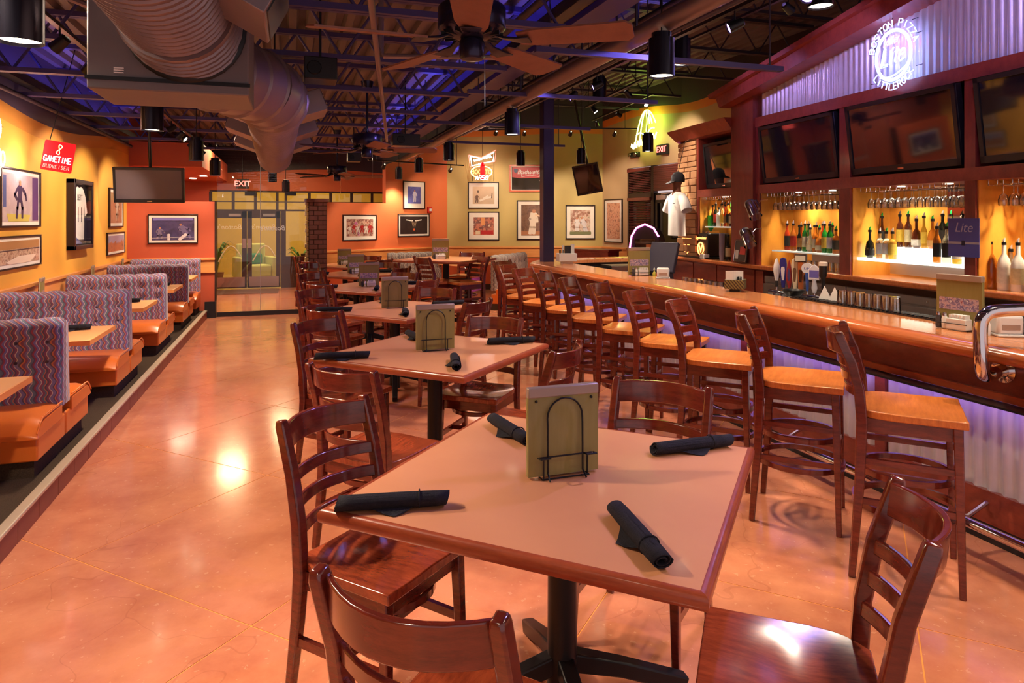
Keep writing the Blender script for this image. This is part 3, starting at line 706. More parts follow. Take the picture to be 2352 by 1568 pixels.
# neck-lit shelves
M['litshelf'] = emis('lit_shelf', (1,.97,.82), 1.3)
M['shelfglass'] = pm('shelf_acrylic', (.8,.85,.8), .2, 0, None, 5, emit=(.9,1,.9), estr=.15)
gs = BT_('glass_shelf', 'frosted glass bottle shelf in the left niche', 'shelf'); O('board', MB().box(.19,1.345,.06,.36,1.225,1.240), M['shelfglass'], gs)
ls = BT_('lit_step_shelf', 'glowing white stepped bottle shelf in the middle niche', 'shelf')
O('lower_step', MB().box(1.51,2.67,.04,.36,1.205,1.230), M['litshelf'], ls); O('upper_step', MB().box(1.70,2.67,.21,.36,1.230,1.330), M['litshelf'], ls)
gs2 = BT_('glass_shelf', 'narrow glass bottle shelf in the small niche beside the stone pier', 'shelf'); O('board', MB().box(-1.26,-.44,.06,.36,1.472,1.486), M['shelfglass'], gs2)
for k, (a, b) in enumerate(((.09,1.34),(1.51,2.67),(2.79,3.88),(-1.25,-.45))):
    rk = BT_('glass_rack', f"chrome wire glass rack at the top of the {['left','middle','right','small far'][k]} niche", 'rack', 'glass racks in the niches')
    m_ = int((b-a)/.115)
    for i in range(m_):
        x = a + .06 + .115*i
        O('wire', MB().tube([(x-.035,.06,1.862),(x-.035,.06,1.835),(x-.028,.06,1.826),(x+.028,.06,1.826),(x+.035,.06,1.835),(x+.035,.06,1.862)], .003, 6) if (k == 0 and i == 0) else WIRE, M['chrome'], rk, loc=(0,0,0) if (k == 0 and i == 0) else (x-.15,0,0)); WIRE = bpy.data.meshes['wire']
        O('runner', MB().box(.15-.004-.04,.15+.004-.04,.06,.36,1.824,1.830) if (k == 0 and i == 0) else RUN, M['chrome'], rk, loc=(x-.15,0,0)); RUN = bpy.data.meshes['runner']

for k, (a, b) in enumerate(((.09,1.34),(1.51,2.67),(2.79,3.88),(-1.25,-.45))):
    for j in (.3, .72):
        s_ = a + (b-a)*j; pk = BT_('niche_downlight', f"small round downlight at the top of the {['left','middle','right','small far'][k]} niche, {'left' if j < .5 else 'right'} one", 'downlight', 'downlights in the niches')
        O('lens', MB().lathe([(.03,1.862),(.028,1.866)], 14, (s_,.2,0)), M['spotlamp'], pk)
        nl_ = bpy.data.lights.new('niche_light', 'SPOT'); nl_.energy = 26; nl_.color = (1,.82,.55); nl_.spot_size = R(140); nl_.spot_blend = .8; nl_.shadow_soft_size = .03
        no_ = bpy.data.objects.new('niche_light', nl_); COL.objects.link(no_); no_.location = bw(s_,.2,1.855)
# ================================================================ roof structure
JY = [.30 + 1.185*i for i in range(11)]
JD = {}
def joist(label, y, x0, x1b, x1t, zb, zt, m, group):
    t = T('bar_joist', label, 'joist', (0,y,0), 0, group); key = (x0, x1b, zb)
    if key not in JD:
        d = {}
        d['top_chord'] = MB().box(x0,x1t,-.045,-.004,zt-.04,zt).box(x0,x1t,.004,.045,zt-.04,zt).mesh('top_chord', m)
        d['bottom_chord'] = MB().box(x0,x1b,-.04,-.004,zb,zb+.035).box(x0,x1b,.004,.04,zb,zb+.035).mesh('bottom_chord', m)
        d['up'] = MB().tube([(0,0,zb+.02),(.30,0,zt-.02)], .011, 6).mesh('web_bar', m); d['dn'] = MB().tube([(0,0,zt-.02),(.30,0,zb+.02)], .011, 6).mesh('web_bar', m)
        JD[key] = d
    d = JD[key]
    O('top_chord', d['top_chord'], None, t); O('bottom_chord', d['bottom_chord'], None, t)
    for k in range(int((x1b-x0)/.3)): O('web_bar', d['up' if k % 2 else 'dn'], None, t, loc=(x0+.05+.3*k,0,0))
for i, y in enumerate(JY): joist(f'blue-lit open web steel joist over the booth aisle, {ORD[i]} from the camera', y, -2.40, 1.58, 1.93, 2.72, 3.22, M['joist'], 'steel joists over the dining aisle')
for i, y in enumerate([1.5 + 1.55*k for k in range(8)]): joist(f'dark steel joist high above the bar, {ORD[i]} from the camera', y, 2.02, 6.7, 6.85, 3.78, 4.25, M['ceilmetal'], 'steel joists above the bar')
gd = O('steel_girder', MB().box(1.70,1.94,-1.1,14.0,3.18,3.21).box(1.80,1.83,-1.1,14.0,2.86,3.18).box(1.72,1.91,-1.1,14.0,2.83,2.86), M['joist'], None, label='long steel girder between the low and high ceiling', cat='girder')
cl_ = T('steel_column', 'blue painted square steel column rising through the far end of the bar', 'column', (3.345,8.76,0))
O('shaft', MB().box(-.078,.078,-.078,.078,0,4.24), M['column'], cl_, bev=.01); O('base_plate', MB().box(-.14,.14,-.14,.14,0,.02), M['column'], cl_)
# pipes and conduits running along the room under the roof
pz = [(1.50,2.95,.028,'pale grey'),(1.62,3.06,.014,'thin dark'),(2.10,2.74,.062,'thick brown insulated'),(2.28,2.93,.022,'grey'),(2.44,3.02,.030,'dull steel'),(2.60,2.96,.016,'thin steel'),(2.74,3.16,.040,'wide painted'),(2.94,3.10,.018,'narrow painted'),(3.12,3.28,.026,'plain steel'),(3.36,3.30,.020,'slim steel'),(3.62,3.42,.034,'broad dark'),(3.95,3.55,.020,'slender dark')]
for x, z, r, nm in pz:
    p = T('ceiling_pipe', f'{nm} pipe running under the roof between aisle and bar', 'pipe', group='pipes under the roof')
    O('run', MB().tube([(x,-1,z),(x,13.6,z)], r, 10), M['duct' if r > .03 else 'ceilmetal'], p, 40)
    for y in (1.5, 3.9, 6.2, 8.6, 11.0): O('hanger', MB().box(x-.006, x+.006, y-.01, y+.01, z, 3.22 if x < 1.94 else 4.25), M['ceilmetal'], p)
for k, (y, x0, x1, z) in enumerate(((4.0,1.45,3.3,2.62),(5.9,1.5,3.4,2.70),(7.9,1.4,3.6,2.70),(10.2,1.4,4.2,2.74))):
    st = T('strut_channel', f"slotted steel channel crossing below the pipes, {ORD[k]} from the camera", 'channel', group='slotted channels')
    O('rail', MB().box(x0,x1,y-.022,y+.022,z,z+.035), M['joist'], st)
    for x in (x0+.1, x1-.1): O('rod', MB().tube([(x,y,z),(x,y,3.2 if x < 1.94 else 4.2)], .006, 6), M['ceilmetal'], st)
for k, (x0, y0, x1, y1, z) in enumerate(((-1.9,2.2,-.2,5.4,2.66),(.25,2.5,1.2,9.0,2.60),(.55,4.4,1.3,4.2,2.62))):
    O('conduit', MB().tube([(x0,y0,z+.5),(x0,y0,z+.06),(x0+.02*(x1-x0),y0+.02*(y1-y0),z),(x1,y1,z)], .017, 8), M['duct'], None, 40, label=f"{['grey conduit slanting over the booths','long grey conduit slanting past the ceiling fans','short grey conduit crossing the aisle ceiling'][k]}", cat='conduit')
O('wall_pipe', MB().tube([(-2.33,-1,2.70),(-2.33,11.8,2.70)], .022, 10), M['ceilmetal'], None, 40, label='straight pipe along the top of the yellow wall', cat='pipe')
# ================================================================ ventilation ducts
def ribbed(p, q, r, rib, n=28):
    p, q = Vector(p), Vector(q); ln = (q-p).length; pts = []; rs = []; k = max(2, int(ln/rib))
    for i in range(k):
        for f, dr in ((0,.0),(.78,0),(.86,.008),(.94,.008)): pts.append(p.lerp(q, (i+f)/k)); rs.append(r+dr)
    pts.append(q); rs.append(r); return MB().tube(pts, rs, n)
d1 = T('duct_run', 'large ribbed spiral duct with square box near the camera', 'duct')
O('spiral_pipe', ribbed((-.44,-.8,2.42), (-.42,2.84,2.385), .20, .052), M['duct'], d1, 30)
O('elbow_collar', ribbed((-.42,2.84,2.385), (-.405,3.07,2.365), .216, .04), M['duct'], d1, 30)
bxm = MB().box(-.76,-.165,3.06,3.48,2.095,2.66)
O('plenum_box', bxm, M['ductbox'], d1, bev=.006)
O('seam_strip', MB().box(-.765,-.16,3.05,3.062,2.130,2.145), M['black'], d1)
O('flange_ring', MB(Matrix.Translation((-.405,3.06,2.365)) @ Matrix.Rotation(PI/2,4,'X')).lathe([(.225,-.002),(.232,.012),(.222,.02)], 28), M['black'], d1, 40)
for i in range(3): O('nameplate_bar', MB().box(-.665,-.63,3.052,3.061,2.158+.009*i,2.163+.009*i), M['white'], d1)
reg = T('duct_register', 'angled grey register box on the right of the near duct', 'register')
O('chute', MB(Matrix.Translation((-.21,2.52,2.42)) @ Matrix.Rotation(R(28),4,'Y')).box(0,.20,-.20,.20,-.10,.06), M['duct'], reg, bev=.004)
O('grille', MB(Matrix.Translation((-.21,2.52,2.42)) @ Matrix.Rotation(R(28),4,'Y')).box(.20,.205,-.18,.18,-.085,.045), M['blackp'], reg)
d2 = T('duct_run', 'dark round duct continuing from the box toward the entrance glass', 'duct')
el = [(-.44,3.45,2.33),(-.42,3.60,2.33),(-.36,3.76,2.33),(-.27,3.92,2.33),(-.18,4.07,2.325),(-.12,4.24,2.31),(-.10,4.40,2.30)]
for i in range(len(el)-1):
    O('elbow_section', MB().tube([el[i], Vector(el[i]).lerp(Vector(el[i+1]),.94), el[i+1]], [.20,.20,.212], 28), M['duct'], d2, 40)
O('spiral_pipe', ribbed((-.10,4.40,2.295), (-.165,8.0,2.27), .172, .06), M['duct'], d2, 30)
O('end_cap', MB(Matrix.Translation((-.165,8.0,2.27)) @ Matrix.Rotation(-PI/2,4,'X')).lathe([(.172,0),(.172,.10),(.155,.16),(.10,.20),(.02,.21)], 28), M['duct'], d2, 50)
for k, y in enumerate((4.95, 6.10, 7.25)):
    for sg in (-1, 1):
        rg = T('duct_register', f"{['nearest','middle','farthest'][k]} angled register box on the {'left' if sg < 0 else 'right'} of the ribbed far duct", 'register', group='register boxes on the far duct')
        Mx = Matrix.Translation((-.125-.015*k, y, 2.27)) @ Matrix.Rotation(R(-20)*sg, 4, 'Y')
        x0, x1 = sorted((sg*.12, sg*.36))
        O('chute', MB(Mx).box(x0, x1, -.19, .19, -.075, .075), M['duct'], rg, bev=.004)
        gx = sorted((sg*.36, sg*.364)); O('grille', MB(Mx).box(gx[0], gx[1], -.17, .17, -.062, .062), M['blackp'], rg)
        for j in range(5): O('louver', MB(Mx).box(*sorted((sg*.364, sg*.37)), -.165, .165, -.055+.025*j, -.049+.025*j), M['duct'], rg)
O('duct_hanger', MB().tube([(-.115,5.5,2.44),(-.115,5.5,3.2)], .006, 6), M['black'], None, label='thin rod holding the far duct', cat='hanger')
# ================================================================ ceiling fans
def fan(label, x, y, zb, a0):
    t = T('ceiling_fan', label, 'ceiling fan', (x,y,0), 0, 'ceiling fans over the tables')
    O('motor_housing', MB().lathe([(.03,zb+.20),(.06,zb+.19),(.135,zb+.175),(.142,zb+.165),(.142,zb+.085),(.135,zb+.075),(.10,zb+.05),(.055,zb+.04)], 32), M['fanmetal'], t, 35)
    O('switch_cup', MB().lathe([(.045,zb+.04),(.052,zb+.03),(.052,zb-.035),(.045,zb-.045),(.01,zb-.05)], 24), M['fanmetal'], t, 35)
    O('downrod', MB().lathe([(.012,zb+.19),(.012,2.80),(.045,2.82),(.06,2.90)], 14), M['fanmetal'], t, 35)
    for k in range(5):
        Mx = Matrix.Rotation(a0 + k*2*PI/5, 4, 'Z')
        O('blade', MB(Mx @ Matrix.Translation((.0,0,zb+.03)) @ Matrix.Rotation(R(-12),4,'X')).prism([(.20,-.05),(.27,-.066),(.64,-.078),(.665,-.05),(.665,.05),(.64,.078),(.27,.066),(.20,.05)], -.004, .004), M['fanblade'], t)
        O('blade_iron', MB(Mx).sweep([(.09,0,zb+.055),(.14,0,zb+.035),(.20,.0,zb+.022),(.25,0,zb+.02)], [.03,.03,.075,.09], [.012,.01,.008,.006]), M['fanmetal'], t, bev=.003)
    for k in range(16):
        a = 2*PI*k/16; O('vent_fin', MB(Matrix.Rotation(a,4,'Z')).box(.065,.13,-.004,.004,zb+.045,zb+.062), M['black'], t)
    O('pull_chain', MB().tube([(.05,-.02,zb-.03),(.05,-.02,zb-.24)], .0022, 5), M['chrome'], t)
    return t
fan('large ceiling fan above the nearest dining table', .72, 2.76, 2.29, R(-33))
fan('second ceiling fan, over the middle of the table row', .70, 6.66, 2.215, R(-12))
fan('farthest ceiling fan, near the entrance glass', .66, 10.45, 2.19, R(-6))
# ================================================================ pendants
def lamp(name, kind, loc, e, col, **k):
    d = bpy.data.lights.new(name, kind); d.energy = e; d.color = col
    for a, b in k.items(): setattr(d, a, b)
    o = bpy.data.objects.new(name, d); COL.objects.link(o); o.location = loc; return o
WARM = (1, .79, .57)
P0 = None
def pendant(label, x, y, zb, ztop, e=34, grp='black cylinder pendants'):
    global P0
    if P0 is None:
        P0 = T('pendant_light', label, 'pendant light', (x,y,zb), 0, grp)
        O('cylinder', MB().lathe([(.068,.02),(.075,.0),(.076,.0),(.076,.22),(.058,.225),(.058,.255),(.03,.262)], 28, cap=False), PB, P0, 40)
        O('lamp_face', MB().lathe([(.068,.012),(.01,.018)], 24), M['yellowlamp'], P0, 40)
        O('stem', MB().lathe([(.0045,.255),(.0045,.60)], 8), M['black'], P0); O('canopy', MB().lathe([(.02,-.085),(.05,-.065),(.05,0)], 16), M['black'], P0, 40); t = P0
    else: t = dup(P0, (x,y,zb), 0, label, grp)
    for ch in [o for o in COL.objects if o.parent == t]:
        if ch.name.split('.')[0] == 'stem': ch.scale = (1,1,(ztop-zb)/.60); ch.location = (0,0,.255*(1-(ztop-zb)/.60))
        if ch.name.split('.')[0] == 'canopy': ch.location = (0,0,ztop-zb)
    s = lamp('pendant_beam', 'SPOT', (0,0,-.002), e, WARM, spot_size=R(112), spot_blend=.75, shadow_soft_size=.065); s.parent = t
PB = pm('pendant_black', (.018,.017,.03), .22, .5)
for i, (x, y) in enumerate(((-.94,2.93),(-.96,5.55),(-.99,8.25),(-1.06,10.95))): pendant(f"black cylinder pendant beside the booths, {ORD[i]} from the camera", x, y, 2.225, 3.28, 112)
for i, (x, y) in enumerate(((2.06,3.52),(2.08,6.40),(2.13,9.45),(2.16,12.0),(2.14,14.2))): pendant(f"black cylinder pendant between tables and bar, {ORD[i]} from the camera", x, y, 2.41, 4.31, 78)
for i, (x, y) in enumerate(((3.14,3.45),(3.19,5.12),(3.24,6.86))): pendant(f"black cylinder pendant high over the bar front, {ORD[i]} from the camera", x, y, 2.90, 4.31, 88)
for i, (px, py) in enumerate(((1196,380),(1335,376),(1488,348))):
    p = onZ(px, py, 2.5); pendant(f"black cylinder pendant before the {['framed bar mirror on the green wall','football picture on the green wall','exit sign on the tan wall'][i]}", p.x, p.y, 2.5, 4.31, 84)
pendant('black cylinder pendant behind the entrance glass, nearer one', -.31, 13.05, 2.25, 3.28, 55); pendant('black cylinder pendant behind the entrance glass, farther one', -.09, 14.6, 2.12, 3.28, 55)
# pendants over tables behind and beside the camera keep the nearest table lit
# ================================================================ track lights
def track(label, p, q, heads, e=40, col=WARM, size=46, lens='spotlamp'):
    t = T('track_light', label, 'track light'); p, q = Vector(p), Vector(q)
    O('track_rail', MB().beam(p, q, .034, .022), M['blackp'], t)
    for k in (.08, .92): r = p.lerp(q, k); O('rod', MB().tube([r, (r.x, r.y, 3.28 if r.x < 1.94 else 4.31)], .005, 6), M['black'], t)
    for hd_ in heads:
        u, tgt = hd_[:2]; ek = hd_[2] if len(hd_) > 2 else e
        o = p.lerp(q, u) + Vector((0,0,-.10)); d = (Vector(tgt)-o).normalized(); Q = d.to_track_quat('-Z','Y').to_matrix().to_4x4()
        Mx = Matrix.Translation(o) @ Q
        h = O('spot_head', MB(Mx).lathe([(.018,.06),(.03,.05),(.036,-.02),(.04,-.045),(.036,-.045),(.03,-.035)], 16, cap=False), M['black'], t, 40)
        O('lens', MB(Mx).lathe([(.033,-.036),(.004,-.03)], 14), M[lens], h)
        O('yoke', MB().tube([o+Vector((0,0,.1)), o+Vector((0,0,.03))], .006, 6), M['black'], h)
        s = lamp('spot_beam', 'SPOT', (0,0,0), ek, col, spot_size=R(size), spot_blend=.6, shadow_soft_size=.03); s.matrix_world = Mx @ Matrix.Translation((0,0,-.05)); s.parent = t
track('track light washing the yellow wall, nearest the camera', (-1.28,2.6,2.70), (-1.28,6.6,2.70), ((.16,(-2.4,3.6,1.6)),(.50,(-2.4,5.0,1.7)),(.66,(-2.4,6.6,1.5)),(.92,(-2.4,7.2,1.7)),(.12,(-.55,3.0,2.2),34),(.06,(.6,1.6,.76),110),(.30,(.8,2.3,.76),90),(.70,(.86,4.3,.76),90)), 58, WARM, 74)
track('track light washing the yellow wall beside the far booths', (-1.28,7.4,2.70), (-1.28,11.4,2.70), ((.28,(-2.4,8.4,1.8)),(.44,(-2.4,9.6,1.6)),(.70,(-2.4,10.9,1.5)),(.93,(-1.8,11.9,1.3)),(.98,(.43,12.1,1.2),60),(.05,(.9,6.3,.76),80),(.5,(.9,8.5,.76),70)), 58, WARM, 74)  # the head aimed at the brick pillar is added to brighten it
track('track light aimed at the orange wall pictures', (1.3,12.2,2.62), (3.2,12.9,2.62), ((.15,(1.2,14.0,1.3)),(.5,(2.0,14.4,1.5)),(.85,(2.9,14.9,1.9))), 46)
track('track light aimed at the green wall pictures', (3.5,12.2,3.28), (6.2,11.5,3.28), ((.05,(3.9,14.9,2.0)),(.24,(4.8,14.6,1.9)),(.55,(5.5,14.4,1.6)),(.85,(6.2,14.2,1.7))), 85)
track('track light aimed at the tan wall and stone pier', (5.3,9.3,3.5), (5.6,12.2,3.5), ((.1,(5.1,8.1,1.9),150),(.5,(6.9,11.0,2.8)),(.9,(6.8,13.4,1.7))), 80, WARM, 60)
track('added fill track light over the far end of the bar aimed at the stone pier', (4.0,7.3,3.25), (4.2,9.4,3.25), ((.2,(5.05,7.9,2.2)),(.8,(5.0,8.2,1.7))), 60, WARM, 44)  # unseen track, added to brighten the front of the stone pier
for k, (x, y) in enumerate(((-1.0,13.2),(-.2,15.2))):
    s = lamp('vestibule_downlight', 'AREA', (x,y,2.9), 22, (1,.72,.40), shape='DISK', size=.5)
# speakers and small boxes in the roof
for k, (x, y, z, w_) in enumerate(((1.28,8.0,2.50,.16),(.18,4.5,2.52,.10),(.95,11.0,2.55,.10))):
    sp_ = T('speaker_box', ['black projector box hung beside the second ceiling fan','small dark junction box hung over the aisle','small black speaker hung near the farthest fan'][k], 'speaker', (x,y,z))
    O('case', MB().box(-w_,w_,-.10,.10,-.07,.07), M['blackp'], sp_, bev=.006); O('front_disc', MB(Matrix.Translation((-w_*.4,-.10,0)) @ Matrix.Rotation(PI/2,4,'X')).lathe([(.045,0),(.04,.008)], 16), M['black'], sp_)
    O('hanger', MB().tube([(0,0,.07),(0,0,3.2-z)], .008, 6), M['black'], sp_)

# lamps of the room behind and beside the camera carry on the same rows
for i, (x, y, z, zt, nm) in enumerate(((-.92,.35,2.225,3.28,'black cylinder pendant beside the booths, behind the camera'),(2.05,.70,2.41,4.31,'black cylinder pendant between tables and bar, beside the camera'),(3.10,1.75,2.90,4.31,'black cylinder pendant high over the near end of the bar'))): pendant(nm, x, y, z, zt, 110 if x < 0 else 80)
# ================================================================ coloured accent light: added roof troughs and violet cans, strip under the bar
BLUE, VIO = (.16,.13,1), (.40,.24,1)
M['vlens'] = emis('violet_fill_lens', (.5,.3,1), 6)
def ledstrip(label, p, q, e, col, rot, trough=True):
    t = T('led_strip', label, 'LED strip', group='accent light strips'); p, q = Vector(p), Vector(q); d = q-p; sd = Vector((.04,0,0))
    O('channel', MB().beam(p, q, .10, .010), M['blackp'], t)
    if trough:
        for k in (-1,1): O('lip', MB().beam(p+sd*k*1.2+Vector((0,0,.03)), q+sd*k*1.2+Vector((0,0,.03)), .006, .07), M['blackp'], t)
    l_ = lamp('led_light', 'AREA', (p+q)/2 + Vector((0,0,.012 if trough else -.008)), e, col, shape='RECTANGLE', size=d.length, size_y=.03)
    l_.rotation_euler = rot; l_.parent = t
ledstrip('added blue fill light trough on the lower flange of the girder', (1.62,.2,2.84), (1.62,13,2.84), 22, BLUE, (PI,0,PI/2))  # invented fixture, added to throw blue light on deck and joists
ledstrip('added blue fill light trough at the top of the yellow wall', (-2.28,.2,2.80), (-2.28,11.6,2.80), 18, BLUE, (PI,0,PI/2))  # unseen trough added for blue uplight along the wall side
ledstrip('violet accent strip under the bar nosing', (3.17,.7,.705), (3.17,8.2,.705), 4, VIO, (R(-42),0,PI/2), False)
ledstrip('added violet fill light trough on top of the pipes over the bar', (3.5,1.2,3.46), (3.5,9.0,3.46), 22, BLUE, (PI,0,PI/2))  # added trough, there only to tint the high roof
track('row of added violet fill spots below the pipes', (2.62,1.2,2.88), (2.62,9.2,2.88), ((.05,(.9,1.4,.8)),(.22,(.8,2.6,.8)),(.40,(.7,4.6,.8)),(.62,(.8,6.8,.8)),(.85,(.8,9.0,.8)),(.3,(-1.8,5.5,.7)),(.55,(-1.8,7.0,.7))), 46, (.42,.32,1), 60, 'vlens')  # made-up cans, added for a violet wash over tables and booths
track('row of added violet fill spots facing the corrugated gable', (3.86,2.6,3.40), (3.86,6.6,3.40), ((.1,(4.85,3.6,2.9)),(.5,(4.95,4.9,2.85)),(.9,(5.0,6.0,2.8))), 13, (.50,.36,1), 80, 'vlens')  # made-up cans, added to give the gable its violet light
# ================================================================ lettering helpers
def text_mesh(txt, size, mat, depth=.002, shear=0, flip=False):
    c = bpy.data.curves.new('lettering', 'FONT'); c.body = txt; c.size = size; c.extrude = depth; c.align_x = 'CENTER'; c.align_y = 'CENTER'; c.shear = shear; c.resolution_u = 3
    o = bpy.data.objects.new('tmp_text', c); COL.objects.link(o); dg = bpy.context.evaluated_depsgraph_get()
    me = bpy.data.meshes.new_from_object(o.evaluated_get(dg)); bpy.data.objects.remove(o); bpy.data.curves.remove(c)
    me.transform(Matrix.Rotation(PI/2, 4, 'X'))
    if flip: me.transform(Matrix.Scale(-1, 4, (1,0,0))); me.flip_normals()
    me.name = 'lettering'; me.materials.clear(); me.materials.append(mat); return me
SF = {'A':[[(0,0),(2,6),(4,0)],[(.8,2.2),(3.2,2.2)]],'B':[[(0,0),(0,6),(3,6),(3.6,4.8),(3,3.2),(0,3.2)],[(3,3.2),(4,1.8),(3,0),(0,0)]],'C':[[(4,5),(2.8,6),(1.2,6),(0,4.6),(0,1.4),(1.2,0),(2.8,0),(4,1)]],'D':[[(0,0),(0,6),(2.4,6),(4,4.4),(4,1.6),(2.4,0),(0,0)]],'E':[[(4,6),(0,6),(0,0),(4,0)],[(0,3),(3,3)]],'G':[[(4,5),(2.8,6),(1.2,6),(0,4.6),(0,1.4),(1.2,0),(3,0),(4,1.2),(4,2.8),(2.4,2.8)]],'I':[[(2,0),(2,6)]],'K':[[(0,0),(0,6)],[(4,6),(0,2.8),(4,0)]],'L':[[(0,6),(0,0),(4,0)]],'M':[[(0,0),(0,6),(2,2.5),(4,6),(4,0)]],'N':[[(0,0),(0,6),(4,0),(4,6)]],'O':[[(1.2,0),(0,1.6),(0,4.4),(1.2,6),(2.8,6),(4,4.4),(4,1.6),(2.8,0),(1.2,0)]],'P':[[(0,0),(0,6),(3,6),(4,4.6),(3,3),(0,3)]],'R':[[(0,0),(0,6),(3,6),(4,4.6),(3,3),(0,3)],[(2,3),(4,0)]],'S':[[(4,5),(3,6),(1,6),(0,4.6),(1,3.2),(3,2.8),(4,1.4),(3,0),(1,0),(0,1)]],'T':[[(0,6),(4,6)],[(2,6),(2,0)]],'U':[[(0,6),(0,1.4),(1.2,0),(2.8,0),(4,1.4),(4,6)]],'W':[[(0,6),(1,0),(2,4),(3,0),(4,6)]],'X':[[(0,0),(4,6)],[(0,6),(4,0)]],'Z':[[(0,6),(4,6),(0,0),(4,0)]],'5':[[(4,6),(0,6),(0,3.4),(3,3.4),(4,2),(3,0),(0,0)]]}
SF['0'] = SF['O']
def neon_text(mb, txt, h, f, r=.005, gap=1.6):
    k = h/6; W_ = len(txt)*4*k + (len(txt)-1)*gap*k; x = -W_/2
    for ch in txt:
        for pl in SF.get(ch, []):
            pts = [f(x+p[0]*k, p[1]*k) for p in pl]; mb.tube(pts, r, 6)
        x += (4+gap)*k
    return mb
N_BLUE = emis('neon_blue_white', (.34,.46,1), 2.6); N_WHITE = emis('neon_white', (1,.93,.9), 7); N_RED = emis('neon_red', (1,.09,.07), 4)
N_PINK = emis('neon_pink', (1,.12,.5), 5); N_YEL = emis('neon_yellow', (1,.72,.2), 4); N_GREEN = emis('neon_green', (.55,1,.10), 7); N_ORA = emis('neon_orange', (1,.28,.06), 3.5)
# ---------------------------------------------------------------- neon signs
ns = BT_('neon_sign', 'round white and blue neon beer sign on the corrugated gable', 'neon sign')
C0 = (2.075, 2.945); fl = lambda x, z: (C0[0]+x, -.09, C0[1]+z)
arcf = lambda r0, top: (lambda x, y: fl((r0+(y if top else -y))*math.sin(x/r0)*.92, (r0+(y if top else -y))*math.cos(x/r0)*(1 if top else -1)))
O('lettering', neon_text(MB(), 'BOSTON PIZZA', .058, arcf(.238, True), .0046, 1.6), N_BLUE, ns, 60)
O('lettering', neon_text(MB(), 'LITTLEROCK', .055, lambda x, y: fl((.232+.055-y)*math.sin(x/.262)*.92, -(.232+.055-y)*math.cos(x/.262)), .0046, 1.6), N_BLUE, ns, 60)
for rx, rz_, th in ((.192,.212,0),(.178,.196,.0)):
    O('oval_tube', MB().tube([fl(rx*math.cos(a)+.0, rz_*math.sin(a)) for a in [2*PI*i/48 for i in range(48)]], .0065, 8, True), N_BLUE, ns, 60)
O('swoosh_tube', MB().tube([fl(-.14+.29*t, -.165-.035*math.sin(PI*t)+.06*t) for t in [i/16 for i in range(17)]], .0065, 8), N_BLUE, ns, 60)
itl = lambda ox, oz, k: (lambda p: fl(ox + (p[0]+.28*p[1])*k, oz + p[1]*k + .10*p[0]*k))
f_ = itl(-.135,-.085,.030); Lt = MB()
for pl in ([(0,5),(0,0),(2.4,0)],[(.5,5),(.5,.5),(2.4,.5)],[(3.2,0),(3.2,3.2)],[(3.6,0),(3.6,3.2)],[(3.3,4.2),(3.5,4.6)],[(5,4.4),(5,.5),(5.6,0)],[(4.3,3.2),(6,3.2)],[(6.3,1.7),(8,1.9),(7.8,3.0),(7,3.3),(6.3,2.4),(6.3,.9),(7,0),(8.2,.5)]): Lt.tube([f_(p) for p in pl], .0065, 6)
O('script_tube', Lt, N_BLUE, ns, 60)
f2 = itl(-.10,.085,.017); Mt = MB()
for pl in ([(0,0),(0,4),(1.2,1.5),(2.4,4),(2.4,0)],[(3.4,0),(3.4,2.6)],[(4.4,0),(4.4,4)],[(5.4,0),(5.4,4)],[(6.2,1.3),(7.6,1.4),(7.3,2.4),(6.5,2.4),(6.2,1),(6.8,0),(7.6,.3)],[(8.4,0),(8.4,2.4),(9.2,2.5)]): Mt.tube([f2(p) for p in pl], .0045, 6)
O('script_tube', Mt, N_PINK, ns, 60)
for x, z in ((-.24,.10),(-.24,-.20),(.24,.12),(.24,-.14),(.2,.24)): O('tube_clip', MB().tube([fl(x,z), fl(x+.06,z)], .003, 5), M['black'], ns)
O('cable', MB().tube([fl(.0,.30), fl(-.02,.36), fl(-.01,.44)], .004, 6), M['black'], ns)
lamp('neon_glow', 'POINT', bw(2.075,-.16,2.945), 1.6, (.16,.2,1), shadow_soft_size=.15).parent = None
# red panel sign by the yellow wall
gt = T('panel_sign', 'tilted red acrylic neon panel sign hung beside the yellow wall', 'neon sign', (-2.07,7.4,2.165)); gt.rotation_euler = (0, R(9), R(4))
M['redac'] = pm('red_acrylic', L(190,14,24), .2, emit=L(200,10,20), estr=.55)
O('panel', MB(Matrix.Rotation(PI/2,4,'X')).prism([(-.115,-.14),(.115,-.14),(.125,-.13),(.125,.13),(.115,.14),(-.115,.14),(-.125,.13),(-.125,-.13)], -.006, .006), M['redac'], gt)
O('lettering', neon_text(MB(), 'GAMETIME', .052, lambda x, y: (x*.60, -.012, y-.055), .0032, 1.4), N_WHITE, gt, 60)
O('lettering', neon_text(MB(), 'BUDWEISER', .032, lambda x, y: (x*.74, -.012, y-.115), .0022, 2.0), N_RED, gt, 60)
O('emblem_tube', MB().tube([(.0+.022*math.sin(2*a)*(.6+.4*math.sin(a)), -.012, .065+.045*math.cos(a)) for a in [2*PI*i/30 for i in range(30)]], .003, 6, True), N_YEL, gt, 60)
O('cord', MB().tube([(-.09,0,.14),(-.02,0,1.10)], .004, 6), M['black'], gt)
O('rear_tube', MB().tube([(-.06,.07,-.10),(-.06,.07,.06),(.05,.07,.06),(.05,.07,-.10)], .006, 6), N_WHITE, gt)
lamp('sign_glow', 'POINT', (-2.20,7.40,2.10), 5, (1,.75,.7), shadow_soft_size=.05)
